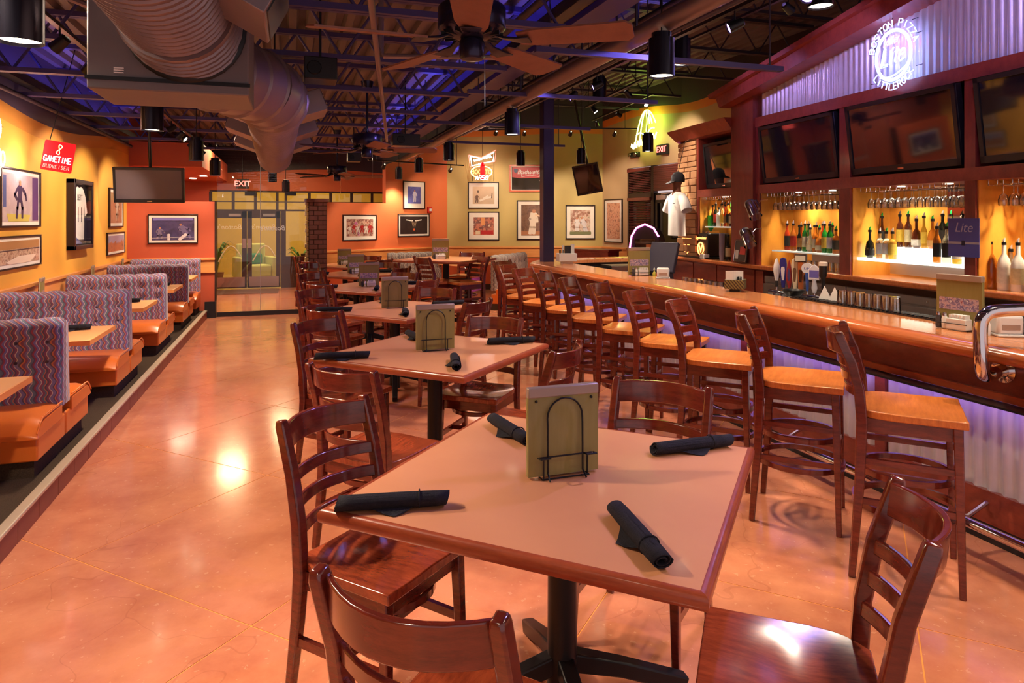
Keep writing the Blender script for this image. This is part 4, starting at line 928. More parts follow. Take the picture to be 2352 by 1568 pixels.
# oval neon cut by the left edge of the photo
le = T('neon_sign', 'white oval neon sign with yellow loops at the left edge of the photo', 'neon sign', (-2.32,6.60,2.34), R(90))
O('oval_tube', MB().tube([(.19*math.cos(a), 0, .14*math.sin(a)) for a in [2*PI*i/36 for i in range(36)]], .008, 8, True), N_WHITE, le, 60)
O('oval_tube', MB().tube([(.165*math.cos(a), 0, .115*math.sin(a)) for a in [2*PI*i/36 for i in range(36)]], .004, 8, True), N_PINK, le, 60)
O('loop_tube', MB().tube([(.24+.042*math.cos(a), 0, -.245+.06*math.sin(a)) for a in [2*PI*i/20 for i in range(20)]], .006, 8, True), N_YEL, le, 60)
O('stem_tube', MB().tube([(.17,0,-.17),(.2,0,-.21),(.185,0,-.30),(.21,0,-.32),(.175,0,-.33),(.175,0,-.40)], .006, 8), N_YEL, le, 60)
O('tube_clip', MB().tube([(.19,0,.02),(.25,0,.02)], .003, 5), M['chrome'], le); O('cord', MB().tube([(0,0,.14),(0,0,.36)], .004, 5), M['black'], le)
# bow-tie sign on the green wall
p = onL(1108, 378, (3.2,14.7), (6.4,13.68)); dg_ = math.atan2(-1.02, 3.2)
bs = T('neon_sign', 'white bow-tie over yellow oval neon sign on the green wall', 'neon sign', p, dg_)
bt_ = [(-.30,.16),(-.02,.10),(.30,.27),(.27,.02),(.0,-.03),(-.27,-.10),(-.30,.16)]
O('bow_tie_tube', MB().tube([(x,0,z+.05) for x, z in bt_], .009, 8), N_RED, bs, 60); O('bow_tie_tube', MB().tube([(x*.86,0,z*.8+.055) for x, z in bt_], .009, 8), N_WHITE, bs, 60)
O('script_tube', MB().tube([(-.2+.4*i/40, 0, .11+.10*(i/40-.3)+.022*math.sin(i*1.7)) for i in range(41)], .008, 6), N_WHITE, bs, 60)
O('oval_tube', MB().tube([(-.02+.23*math.cos(a), 0, -.16+.13*math.sin(a)) for a in [2*PI*i/36 for i in range(36)]], .009, 8, True), N_YEL, bs, 60)
O('lettering', neon_text(MB(), 'BOC TO', .085, lambda x, y: (x-.02, 0, y-.20), .006, 1.2), N_ORA, bs, 60)
O('bottle_panel', MB().prism([(-.05,-.01),(.05,-.01),(.05,.01),(-.05,.01)], -.32, -.03), M['redac'], bs); O('bottle_panel', MB().lathe([(.05,-.03),(.045,.0),(.03,.05)], 12), M['redac'], bs)
O('lettering', neon_text(MB(), 'AR50', .085, lambda x, y: (x-.02+.2*y, -.02, y-.33), .007, 1.0), N_WHITE, bs, 60)
O('cord', MB().tube([(0,0,.2),(0,0,1.6)], .005, 5), M['black'], bs)
O('backing_frame', MB().tube([(-.22,.05,-.36),(-.22,.05,.2),(.25,.05,.2),(.25,.05,-.36)], .006, 6), M['black'], bs)
# green palm sign on the tan wall
p = onL(1484, 285, (6.55,14.0), (6.82,11.3)); ps = T('neon_sign', 'green and yellow palm neon sign high on the tan wall', 'neon sign', p, math.atan2(-2.7,.27)); ps.scale = (1.25,1,1.25)
for k, (dx, h) in enumerate(((-.20,-.10),(-.12,-.14),(.10,-.02),(.16,-.08),(.06,.05))):
    O('leaf_tube', MB().tube([(dx*t*1.6, 0, .22 - .55*t*t*(1.0 if dx < 0 else .45) + (.02 if dx > 0 else .0)*t) for t in [i/10 for i in range(11)]], .011, 8), N_GREEN, ps, 60)
O('trunk_tube', MB().tube([(.0,0,.2),(.03,0,.05),(.0,0,-.12)], .009, 8), N_GREEN, ps, 60)
O('wave_tube', MB().tube([(-.28+.5*t, 0, -.16+.03*math.sin(9*t)+.06*t) for t in [i/14 for i in range(15)]], .008, 8), N_BLUE, ps, 60)
O('word_tube', MB().tube([(-.42+.70*i/40, 0, -.33+.12*i/40+.05*math.sin(i*1.3)) for i in range(41)], .012, 8), emis('neon_lime', (1,.95,.25), 6), ps, 60)
O('cord', MB().tube([(.02,0,.22),(.02,0,1.0)], .006, 5), M['black'], ps)
lamp('palm_glow', 'POINT', ps.location + Vector((-.05,0,.05)), 4, (.5,1,.08), shadow_soft_size=.1)
def exitsign(label, loc, rz, w_=.30):
    t = T('exit_sign', label, 'exit sign', loc, rz); O('case', MB().box(-w_/2,w_/2,0,.05,-.10,.10), M['blackp'], t, bev=.004)
    O('lettering', text_mesh('EXIT', .16, N_RED, .003), None, t, loc=(0,-.004,0)); return t
p = onL(1519, 343, (6.78,13.1), (6.92,11.2)); exitsign('red lit exit sign on the tan wall', p, math.atan2(-2.0,.15), .34)
p = onY(557, 422, 15.4); exitsign('red lit exit sign hung above the entrance doors', p, 0, .26); 
O('cord', MB().tube([(0,0,.10),(0,0,3.2-p.z)], .006, 5), M['black'], bpy.data.objects['exit_sign.001'])
p = onL(1455, 355, (6.74,13.6), (6.86,12.2)); el_ = T('emergency_light', 'dark twin-head emergency light on the tan wall', 'emergency light', p, math.atan2(-2.0,.2))
O('case', MB().box(-.14,.14,0,.09,-.055,.055), M['blackp'], el_, bev=.02)
for x in (-.12,.10): O('lamp_head', MB(Matrix.Translation((x,-.01,0)) @ Matrix.Rotation(PI/2,4,'X')).lathe([(.035,0),(.045,.02),(.04,.03)], 14), M['chrome'], el_, 40)
# ================================================================ framed pictures
def printmat(name, cols, scale=9, rough=.35, grad=None):
    m, t, n, l, b = nt(name); tc = n.new('ShaderNodeTexCoord'); f = noise(n, l, tc.outputs['Object'], scale, 6, None, .6)
    r = n.new('ShaderNodeValToRGB'); e = r.color_ramp.elements; k = len(cols)
    for i, c in enumerate(cols):
        pos = .30 + .40*i/max(1,k-1)
        if i < 2: e[i].position = pos; e[i].color = c4(c)
        else: x = e.new(pos); x.color = c4(c)
    l.new(f, r.inputs[0]); out = r.outputs[0]
    if grad:
        s = n.new('ShaderNodeSeparateXYZ'); l.new(tc.outputs['Object'], s.inputs[0])
        out = mix(n, l, math_(n, l, 'GREATER_THAN', math_(n, l, 'ADD', s.outputs[2], math_(n, l, 'MULTIPLY', f, .2)), grad[0]+.1), out, grad[1])
    l.new(out, b.inputs['Base Color']); b.inputs['Roughness'].default_value = rough; b.inputs['Coat Weight'].default_value = .6; b.inputs['Coat Roughness'].default_value = .02; return m
FM = {}
def flat(c):
    if c not in FM: FM[c] = pm('print_ink', L(*c), .4)
    return FM[c]
def picture(label, rect, p, q, pmat, figs=(), mw=.12, fw=.035, depth=.03, fm='frame', cat='picture', mm='mat'):
    x0, y0, x1, y1 = rect; A, B_ = onL(x0, (y0+y1)/2, p, q), onL(x1, (y0+y1)/2, p, q); xm = (x0+x1)/2
    zt, zb = onL(xm, y0, p, q).z, onL(xm, y1, p, q).z
    w_ = (Vector((B_.x,B_.y))-Vector((A.x,A.y))).length; h = zt-zb; d = Vector((q[0]-p[0], q[1]-p[1])).normalized(); rz = math.atan2(d.y, d.x)
    t = T('framed_picture', label, cat, ((A.x+B_.x)/2, (A.y+B_.y)/2, (zt+zb)/2), rz); s_ = min(w_, h); mw *= s_; fw = max(fw*s_, .016)
    y0_ = -depth
    fr = MB()
    for a in ((-w_/2,w_/2,h/2-fw,h/2),(-w_/2,w_/2,-h/2,-h/2+fw),(-w_/2,-w_/2+fw,-h/2+fw,h/2-fw),(w_/2-fw,w_/2,-h/2+fw,h/2-fw)): fr.box(a[0],a[1],y0_,0,a[2],a[3])
    O('frame', fr, M[fm], t, bev=.003)
    O('mount', MB().box(-w_/2+fw,w_/2-fw,y0_+.012,y0_+.014,-h/2+fw,h/2-fw), M[mm], t)
    pw, ph = w_/2-fw-mw, h/2-fw-mw
    pn = O('print', MB().box(-pw,pw,y0_+.010,y0_+.012,-ph,ph), pmat, t)
    for k, (pts, wd, c) in enumerate(figs):
        yy = y0_ + .0095 - .0004*k
        P_ = [(x*pw, yy, z*ph) for x, z in pts]
        if wd == 0: mb = MB(Matrix.Rotation(PI/2,4,'X')); mb.prism([(x*pw, z*ph) for x, z in pts], -yy-.0002, -yy+.0002)
        else: mb = MB().sweep(P_, .0006, wd*ph, (0,0,1)) if 0 else MB(); 
        if wd:
            for i in range(len(pts)-1):
                a, b = Vector((pts[i][0]*pw, pts[i][1]*ph)), Vector((pts[i+1][0]*pw, pts[i+1][1]*ph)); dd = (b-a); 
                if dd.length < 1e-6: continue
                nn = Vector((-dd.y, dd.x)).normalized()*wd*ph/2; e = dd.normalized()*wd*ph*.35
                mb.add([(c_.x, yy, c_.y) for c_ in (a-nn-e*.6, a-e, a+nn-e*.6, b+nn+e*.6, b+e, b-nn+e*.6)], [(0,1,2,3,4,5)])
        O('figure', mb, flat(c), pn)
    return t
def person(x, z, s, body, skin=(190,130,100), lean=0):
    P = lambda a, b: (x+s*(a+lean*b), z+s*b)
    return [([P(-.10,-.15), P(-.16,-.55), P(-.22,-1)], .26*s, body), ([P(.08,-.15), P(.16,-.55), P(.14,-1)], .26*s, body), ([P(0,.45), P(0,-.1)], .50*s, body), ([P(-.16,.42), P(-.34,.1), P(-.2,-.1)], .18*s, body), ([P(.16,.42), P(.36,.15), P(.42,-.12)], .18*s, body), ([P(0,.62), P(0,.74)], .24*s, skin)]
WL = ((-2.41,0), (-2.41,12)); wp = printmat
picture('hockey player picture on the yellow wall, left edge of the photo', (-6,388,87,522), *WL, wp('print_hockey', [L(206,188,190), L(188,168,176), L(216,204,200)], 4), [([(.62,-.95),(.98,-.95),(.98,.95),(.62,.95)],0,(96,62,120)), ([(-.98,-.4),(-.82,-.4),(-.82,.9),(-.98,.9)],0,(86,96,150)), ([(-.7,-.98),(.4,-.98),(.5,-.7),(-.8,-.66)],0,(206,190,96))] + person(-.1,.05,.85,(70,54,84)), .06)
picture('arena crowd picture below the hockey player picture', (-14,541,88,616), *WL, wp('print_arena', [L(92,60,58), L(176,138,120), L(216,190,170), L(120,84,76)], 26), [([(-1,.3),(1,.3),(1,1),(-1,1)],0,(178,130,86)), ([(-.5,-1),(.5,-1),(.85,-.35),(-.1,-.35),(-.7,-.8)],0,(236,214,196)), ([(-1,.18),(1,.22)],.10,(84,66,74))], .10)
picture('tall baseball picture behind the hanging television', (248,433,279,522), *WL, wp('print_tall', [L(150,110,84), L(190,156,124)], 5), person(.1,0,.8,(220,206,190)), .08)
picture('stadium picture below the tall picture near the corner', (243,533,283,584), *WL, wp('print_stadium', [L(150,92,64), L(184,128,92), L(120,80,70)], 16, .35, (.02, L(150,160,196))), (), .10)
picture('dark boxing ring picture on the low orange end wall', (340,492,455,559), (-2.41,11.88), (-1.15,11.88), wp('print_boxing', [L(52,44,84), L(74,64,112), L(40,34,62)], 5), person(-.62,-.3,.55,(128,112,140)) + person(.5,-.1,.7,(120,108,150),lean=-.3) + [([(-.2,-.95),(-.2,-.5)],.22,(226,216,222)), ([(.3,-.95),(.6,-.5)],.26,(226,216,222)), ([(-.98,-.8),(.98,-.75)],.03,(210,200,210)), ([(-.9,.85),(.9,.85)],.2,(130,120,190))], .08)
OW = (PO0, PO1)
picture('red and white team poster on the orange wall', (786,493,864,552), *OW, wp('print_team', [L(150,40,36), L(206,170,150), L(110,30,30), L(230,206,190)], 14), sum([person(-.75+.3*k,-.15+.12*(k%2),.5,((220,204,196),(176,40,40))[k%2]) for k in range(6)], []), .13)
picture('blue basketball player picture above the hoop picture', (925,416,975,480), *OW, wp('print_blue', [L(64,62,130), L(96,92,168), L(120,120,196)], 4), person(.05,0,.75,(206,200,226)), .17)
picture('dark basketball hoop picture with orange ball on the orange wall', (913,491,985,543), *OW, wp('print_hoop', [L(36,26,28), L(58,42,40)], 4), [([(-.55,.62),(-.3,.55),(-.12,.52)],.12,(236,226,220)), ([(.55,.62),(.3,.55),(.12,.52)],.12,(236,226,220)), ([(-.18,.6),(-.06,-.25)],.04,(190,160,130)), ([(.18,.6),(.06,-.25)],.04,(190,160,130)), ([(-.1,.5),(.08,-.2)],.03,(190,160,130)), ([(.1,.5),(-.08,-.2)],.03,(190,160,130)), ([(-.03,-.5),(.03,-.5)],.24,(216,96,56))], .08)
GW = (PO1, PG1)
picture('sepia players picture under the bow-tie neon sign', (1075,418,1146,479), *GW, wp('print_sepia', [L(206,178,150), L(190,160,134)], 3), person(-.6,-.3,.5,(110,84,70)) + [([(-.3,-.6),(.3,-.3),(.7,-.2)],.22,(226,212,196)), ([(.0,-.35),(.4,-.05)],.14,(226,212,196)), ([(-.5,.35),(-.5,.5)],.2,(90,70,60)), ([(.75,-.3),(.8,.2)],.12,(120,94,80))], .14)
picture('red crowd picture, lower left on the green wall', (1075,486,1147,552), *GW, wp('print_redcrowd', [L(140,40,34), L(200,120,90), L(96,44,40), L(226,190,160)], 12), [([(-.3,.1),(.1,.1),(.1,.98),(-.3,.98)],0,(226,150,96)), ([(-.3,-.95),(.95,-.95),(.95,-.5),(-.3,-.5)],0,(180,40,40)), ([(-.8,-.95),(-.35,-.95),(-.35,-.55),(-.8,-.55)],0,(226,204,170))], .16)
picture('baseball batter picture half behind the blue column', (1187,460,1262,551), *GW, wp('print_batter', [L(96,66,52), L(126,90,70), L(82,56,46)], 8), [([(-1,-.98),(1,-.98),(1,-.72),(-1,-.72)],0,(176,116,82))] + person(.0,.0,.85,(226,206,190),lean=.1) + [([(.2,.35),(.9,.2)],.10,(226,190,160))], .10)
picture('football players picture right of the blue column', (1299,471,1367,549), *GW, wp('print_football', [L(130,130,104), L(206,180,164), L(150,100,84), L(112,104,80)], 13), person(-.35,-.1,.6,(216,206,206)) + person(.3,-.1,.65,(206,196,200),lean=-.4) + [([(-.98,-.9),(.98,-.9)],.25,(120,122,84))], .13)
TW = (PG1, (6.86,13.13))
picture('tall red crowd picture on the tan wall', (1390,457,1431,557), *TW, wp('print_tallcrowd', [L(150,60,44), L(216,160,130), L(110,44,40)], 15), (), .10)
bm_ = picture('wood framed red banner bar mirror on the green wall', (1170,378,1272,441), *GW, pm('mirror_print', (.30,.24,.17), .08, .9), [([(-.98,.10),(-.5,.0),(.98,.10),(.98,.97),(-.98,.97)],0,(190,26,36)), ([(-.55,.62),(-.1,.40),(.45,.75),(.40,.15),(-.1,.28),(-.5,.12),(-.55,.62)],.035,(236,220,220)), ([(-.9,.85),(-.7,.85),(-.7,.6),(-.8,.45),(-.9,.6)],0,(40,44,92)), ([(.5,-.45),(.72,-.45),(.85,-.2),(.72,.05),(.5,.05),(.38,-.2)],0,(226,214,206)), ([(.56,-.33),(.68,-.33),(.74,-.2),(.68,-.07),(.56,-.07),(.5,-.2)],0,(186,30,44))], .03, .06, .03, 'traimo', 'mirror')
O('lettering', text_mesh('Budweiser', .145, flat((236,226,226)), .0005, .3), None, bm_, loc=(-.02,-.0235,.14))
# shadow box with a white jersey
y0_, y1_ = 8.89, onX(212,500,-2.34).y; jb = T('jersey_box', 'deep black shadow box holding a white baseball jersey', 'shadow box', (-2.41,(y0_+y1_)/2,1.632), R(90)); hw = (y1_-y0_)/2; hh = .407
fr = MB()
for a in ((-hw,hw,hh-.05,hh),(-hw,hw,-hh,-hh+.05),(-hw,-hw+.05,-hh,hh),(hw-.05,hw,-hh,hh)): fr.box(a[0],a[1],-.085,0,a[2],a[3])
O('box_frame', fr, M['frame'], jb, bev=.004); O('backing', MB().box(-hw+.05,hw-.05,-.02,0,-hh+.05,hh-.05), M['blackp'], jb)
JR = [(-.12,.31),(-.06,.335),(0,.315),(.06,.335),(.12,.31),(.20,.22),(.27,.02),(.19,-.02),(.155,.10),(.15,-.30),(-.15,-.30),(-.155,.10),(-.19,-.02),(-.27,.02),(-.20,.22)]
kx = hw*.82/.27
O('jersey', MB(Matrix.Rotation(PI/2,4,'X')).prism([(x*kx,z) for x, z in JR], .02, .035), pm('jersey_cloth', (.86,.83,.82), .8, 0, None, 10, None, .3, 12), jb, bev=.008)
O('lettering', text_mesh('LETT', .10, M['blackp'], .0005), None, jb, loc=(0,-.0358,.20)); O('lettering', text_mesh('11', .26, M['frame'], .0005), None, jb, loc=(0,-.0358,-.01))
O('pennant', MB(Matrix.Rotation(PI/2,4,'X')).prism([(-hw+.06,-.345),(.10,-.345),(-hw+.06,-.21)], .036, .039), flat((110,120,180)), jb)
O('pane', MB().box(-hw+.05,hw-.05,-.078,-.076,-hh+.05,hh-.05), M['jglass'], jb)
# hanging televisions
ML = Matrix.Translation((-1.765,10.0,2.025)) @ Matrix.Rotation(R(-2),4,'Z') @ Matrix.Rotation(R(9),4,'X')
M['reflscreen'] = pm('grey_reflection_screen', L(104,92,100), .35)  # reflected light on the screen painted as a flat grey
t_ = tv('television', 'grey flat television hung from the ceiling over the far booths', ML, .84, .46, .07, .03, 'reflscreen')
O('pole', MB().lathe([(.02,.2),(.02,1.2)], 10, (0,.1,0)), M['black'], t_)
MG = Matrix.Translation((5.46,12.1,2.35)) @ Matrix.Rotation(R(-30),4,'Z') @ Matrix.Rotation(R(12),4,'X') @ Matrix.Rotation(R(-10),4,'Y')
t_ = tv('television', 'tilted flat television hung in the corner of the green and tan walls', MG, .50, .58, .08, .03, 'screen')
O('pole', MB().lathe([(.025,.25),(.025,1.9)], 10, (.05,.06,0)), M['black'], t_)
O('fire_alarm', MB(Matrix.Translation(onL(985,482,*OW)) @ Matrix.Rotation(math.atan2(1.43,2.84),4,'Z')).box(-.055,.055,-.05,0,-.065,.065), pm('alarm_red', L(206,40,36), .4), None, bev=.008, label='small red fire alarm strobe on the orange wall', cat='fire alarm')
O('strobe_lens', MB(Matrix.Translation(onL(985,482,*OW)) @ Matrix.Rotation(math.atan2(1.43,2.84),4,'Z')).box(-.03,.03,-.065,-.05,-.03,.03), M['white'], bpy.data.objects['fire_alarm'])
# ================================================================ entrance: glass partition, brick pillar, doors, lobby
w1 = ST('window_1', MB().box(-1.135,.26,11.955,11.99,0,.072), M['blackp'])
for a, b in ((-1.13,-.475),(-.465,.255)): O('glass_pane', MB().box(a,b,11.966,11.978,.072,2.9), M['pane'], w1)
for x in (-.47,): O('joint_strip', MB().box(x-.004,x+.004,11.962,11.982,0,2.9), M['steel'], w1)
for px in (575, 668):
    p = onY(px, 445, 11.97); O('clamp', MB().box(p.x-.085,p.x+.085,11.955,11.99,p.z-.03,p.z+.03), M['blackp'], w1)
M['deco'] = pm('frosted_lettering', (.7,.7,.74), .6); M['decoy'] = pm('cream_lettering', (.8,.75,.55), .6)
p = onY(627, 524, 11.96); O('lettering', text_mesh("Boston's", .115, M['deco'], .001, .2, True), None, w1, loc=(p.x, 11.962, p.z))
bp = T('brick_pillar', 'brick pillar with stone cap beside the entrance glass', 'pillar', (.43,12.30,0))
O('core', MB().box(-.15,.16,-.15,.16,0,1.87), M['mortar'], bp)
z = .0; rr = random.Random(5); r_ = 0
while z < 1.86:
    h = min(.082, 1.87-z); xs = [-.13,.02,.172] if r_ % 2 else [-.13,-.05,.10,.172]
    for a, b in zip(xs, xs[1:]): j = rr.uniform(0,.008); O('brick', MB().box(a+.004,b-.004,-.17-j,.17,z+.004,z+h-.004), M['brick_p'], bp, bev=.005)
    z += h; r_ += 1
z = 0
while z < 1.86:
    h = min(rr.uniform(.04,.085), 1.87-z); O('ledge_stone', MB().box(-.172-rr.uniform(0,.025),-.135,-.165,.17,z+.004,z+h-.004), M['stone_l'], bp, bev=.006); z += h
O('cap', MB().box(-.20,.20,-.20,.20,1.87,1.93), M['brick_p'], bp, bev=.01)
def door(n, x0, x1, handle_right):
    d = ST(f'door_{n}', MB().box(x0,x0+.10,YD,YD+.06,.02,1.76).box(x1-.10,x1,YD,YD+.06,.02,1.76).box(x0,x1,YD,YD+.06,1.60,1.76).box(x0,x1,YD,YD+.06,.02,.12), M['doorframe'])
    O('glass_pane', MB().box(x0+.10,x1-.10,YD+.025,YD+.035,.12,1.60), M['pane'], d)
    O('kick_plate', MB().box(x0+.04,x1-.04,YD-.008,YD,.05,.27), M['steel'], d)
    xp = x1-.09 if handle_right else x0+.01
    O('push_plate', MB().box(xp,xp+.08,YD-.01,YD,.92,1.14), M['steel'], d)
    O('door_closer', MB().box((x0+x1)/2-.02,x1-.12,YD-.06,YD-.01,1.64,1.70), M['steel'], d)
    O('lettering', text_mesh("Boston's", .15, M['decoy'], .001, .2, True), None, d, loc=((x0+x1)/2, YD+.018, 1.40))
    O('swoosh', MB().tube([(x0+.12+(x1-x0-.24)*t, YD+.018, .62+.35*math.sin(PI*t*.9)) for t in [i/12 for i in range(13)]], .014, 6), M['decoy'], d)
door(1, -1.66, -.945, True); door(2, -.935, -.215, False)
w2 = ST('window_2', MB().box(-.205,-.10,YD,YD+.07,0,1.76).box(.42,.52,YD,YD+.07,0,1.76).box(-.10,.42,YD,YD+.07,.62,.72), M['doorframe'])
O('glass_pane', MB().box(-.10,.42,YD+.03,YD+.04,.72,1.76), M['pane'], w2); O('lower_panel', MB().box(-.10,.42,YD+.01,YD+.05,0,.62), M['doorframe'], w2)
w3 = ST('window_3', MB().box(-1.72,2.3,YD,YD+.08,1.76,1.80).box(-1.72,2.3,YD,YD+.08,2.19,2.23).box(-1.72,2.3,YD,YD+.06,1.965,1.985), M['doorframe'])
for x in [-1.70,-1.23,-.76,-.29,-.10,.42,.90,1.38,1.86,2.28]: O('mullion', MB().box(x-.03,x+.03,YD-.005,YD+.07,1.80,2.19), M['doorframe'], w3)
O('glass_pane', MB().box(-1.72,2.3,YD+.03,YD+.04,1.80,2.19), M['pane'], w3)
w4 = ST('window_4', MB().box(.52,.60,YD,YD+.07,0,1.76).box(2.2,2.3,YD,YD+.07,0,1.76), M['doorframe']); O('glass_pane', MB().box(.60,2.2,YD+.03,YD+.04,0,1.76), M['pane'], w4)
ST('wall_entrance_right', MB().box(2.3,4.2,YD,YD+.14,0,2.22), M['w_half'])
ST('floor_lobby', MB().box(-4,3.5,YD,21,-.12,-.001), M['lobbyfloor']); ST('wall_lobby_back', MB().box(-4,3.5,21,21.1,0,3.2), M['tanpaint'])
ST('wall_lobby_left', MB().box(-4.1,-4,YD,21,0,3.2), M['tanpaint']); ST('wall_lobby_right', MB().box(3.5,3.6,YD,21,0,3.2), M['tanpaint']); ST('ceiling_lobby', MB().box(-4,3.5,YD+.15,21,3.1,3.2), M['tanpaint'])
lamp('lobby_light', 'AREA', (-.3,18.6,3.0), 75, (1,.80,.34), shape='RECTANGLE', size=4, size_y=3)
for k, (x, y) in enumerate(((-1.9,13.4),(-1.9,15.3),(-1.6,14.4))):
    c = O('recessed_light', MB().lathe([(.07,2.405),(.06,2.42)], 16, (x,y,0)), M['yellowlamp'], None, label=f'round recessed light in the lowered entrance soffit, {ORD[k]} of three', cat='ceiling light', group='recessed lights in the soffit')
lamp('soffit_light', 'AREA', (-1.85,14.3,2.39), 14, WARM, shape='RECTANGLE', size=.4, size_y=2)
O('door_mat', MB().box(-1.6,-.25,15.4,16.3,.0,.012), pm('mat_rubber', L(96,62,50), .9), None, label='dark floor mat inside the entrance doors', cat='mat')
# lobby furniture seen through the doors
ac = T('armchair', 'pale green armchair with teal cushion in the lobby', 'armchair', (-.86,18.6,0), R(200))
G_ = pm('pale_green_cloth', L(206,204,140), .8); O('seat_block', MB().box(-.33,.33,-.3,.3,.12,.42), G_, ac, bev=.04); O('back', MB().box(-.36,.36,-.42,-.28,.12,.95), G_, ac, bev=.04)
for sg in (-1,1): O('arm', MB().box(*sorted((sg*.33,sg*.45)),-.40,.32,.1,.62), G_, ac, bev=.03)
O('cushion', MB().box(-.24,.24,-.28,-.14,.42,.70), pm('teal_cloth', L(70,140,130), .8), ac, bev=.05)
for x in (-.35,.35):
    for y in (-.35,.27): O('leg', MB().box(x-.025,x+.025,y-.025,y+.025,0,.12), M['doorframe'], ac)
def plant(label, loc, n, h, seed):
    t = T('potted_plant', label, 'plant', loc); rr = random.Random(seed); O('pot', MB().lathe([(.12,0),(.16,.25),(.165,.27),(.14,.27)], 16), pm('pot', L(120,84,60), .6), t, 40)
    lm = pm('leaf_green', L(70,120,52), .5, 0, L(50,96,40), 8)
    for k in range(n):
        a = rr.uniform(0,2*PI); r1 = rr.uniform(.12,.34); hz_ = rr.uniform(.5,1)*h
        p_ = [(0,0,.26), (math.cos(a)*r1*.4, math.sin(a)*r1*.4, .26+hz_*.75), (math.cos(a)*r1, math.sin(a)*r1, .26+hz_), (math.cos(a)*r1*1.5, math.sin(a)*r1*1.5, .26+hz_*.86)]
        O('leaf', MB().sweep(p_, [.012,.04,.05,.004], [.003]*4), lm, t)
plant('leafy green plant in the lobby left of the doors', (-1.72,18.2,0), 26, .8, 1); plant('leafy green plant in the lobby behind the side window', (.25,18.6,0), 20, .6, 2)
lt = T('lobby_table', 'dark side table with orange flowers in the lobby', 'table', (.55,18.2,0)); O('top', MB().box(-.3,.3,-.2,.2,.66,.70), M['doorframe'], lt)
for x in (-.27,.27):
    for y in (-.17,.17): O('leg', MB().box(x-.02,x+.02,y-.02,y+.02,0,.66), M['doorframe'], lt)
fl_ = T('flower_bowl', 'bowl of orange flowers on the lobby table', 'flowers', (.5,18.2,.70)); O('bowl', MB().lathe([(.06,0),(.12,.08),(.12,.1)], 14), M['white'], fl_, 40)
for k in range(14): a = k*2.4; r1 = .02*math.sqrt(k)*1.6; O('bloom', MB().lathe([(.005,-.03),(.035,0),(.03,.02),(.005,.03)], 8, (r1*math.cos(a), r1*math.sin(a), .15-.3*r1*r1)), flat((236,130,50)), fl_)
# window and door in the tan wall
wq = ((6.86,13.13),(7.00,11.22)); dq = Vector((.14,-1.91)).normalized(); rq = math.atan2(dq.y, dq.x)
w5 = ST('window_5', MB().box(0,.05,0,.1,.0,2.66).box(.88,.98,0,.1,0,2.66).box(0,.95,0,.1,2.02,2.12).box(0,.95,0,.1,.0,.75), M['doorframe'], loc=(6.86,13.13,0), rz=rq)
O('glass_pane', MB().box(.05,.88,.06,.07,.75,2.6), pm('night_glass', (.01,.01,.015), .05), w5)
sl = MB().box(.06,.875,.0,.035,-.003,.003).mesh('blind_slat', M['blind'])
for i in range(52):
    z = .80 + .0345*i
    if not 1.98 < z < 2.14: o = O('blind_slat', sl, None, w5, loc=(0,-.005,z)); o.rotation_euler = (R(28),0,0)
for z in (1.99, 2.60): O('valance', MB().box(.04,.89,-.04,0,z-.03,z+.035), M['blind'], w5)
d3 = ST('door_3', MB().box(.98,1.08,.02,.1,0,2.1).box(1.82,1.92,.02,.1,0,2.1).box(.98,1.92,.02,.1,1.9,2.1).box(.98,1.92,.02,.1,0,.25), M['blackp'], loc=(6.86,13.13,0), rz=rq)
O('glass_pane', MB().box(1.08,1.82,.05,.06,.25,1.9), bpy.data.materials['night_glass'], d3); O('door_closer', MB().box(1.15,1.45,-.06,.02,1.96,2.05), M['white'], d3); O('closer_arm', MB().beam((1.3,-.04,2.07),(1.75,-.02,2.09),.02,.015), M['steel'], d3)
O('transom_blind', MB().box(.99,1.91,.0,.04,2.14,2.64), M['blind'], d3)
for i in range(12): O('blind_slat', MB().box(.99,1.91,-.012,0,2.16+.04*i,2.19+.04*i) if i == 0 else TBS, M['blind'], d3, loc=(0,0,0 if i == 0 else .04*i)); TBS = bpy.data.meshes['blind_slat.001']
# booths by the green wall
bR = bench('grey striped booth bench in front of the green wall, right of the tall table', M['fabric2'], .72, 'grey booths by the green wall', True); bR.scale = (1,1,1.13); bR.location = (3.80,11.92,0); bR.rotation_euler = (0,0,R(47))
bL = bench('grey striped booth bench beside the orange wall, left of the tall table', M['fabric2'], .55, 'grey booths by the green wall', True); bL.scale = (1,1,1.13); bL.location = (2.25,12.98,0); bL.rotation_euler = (0,0,R(14))
bt2 = T('booth_table', 'pale table between the grey booths by the green wall', 'table', (3.25,12.85,0), R(20)); O('tabletop', MB().box(-.45,.45,-.34,.34,.70,.735), M['lam2'], bt2, bev=.006); O('pedestal', MB().lathe([(.05,.02),(.04,.70)], 12), M['black'], bt2, 40); O('foot', MB().box(-.25,.25,-.04,.04,0,.03), M['black'], bt2)
kb = T('console_cabinet', 'low dark wooden host stand below the tan wall', 'cabinet', (6.0,13.0,0), R(-60)); O('body', MB().box(-.5,.5,-.2,.2,.0,.92), M['cherry'], kb); O('top', MB().box(-.54,.54,-.24,.24,.92,.96), M['cherry'], kb, bev=.006)
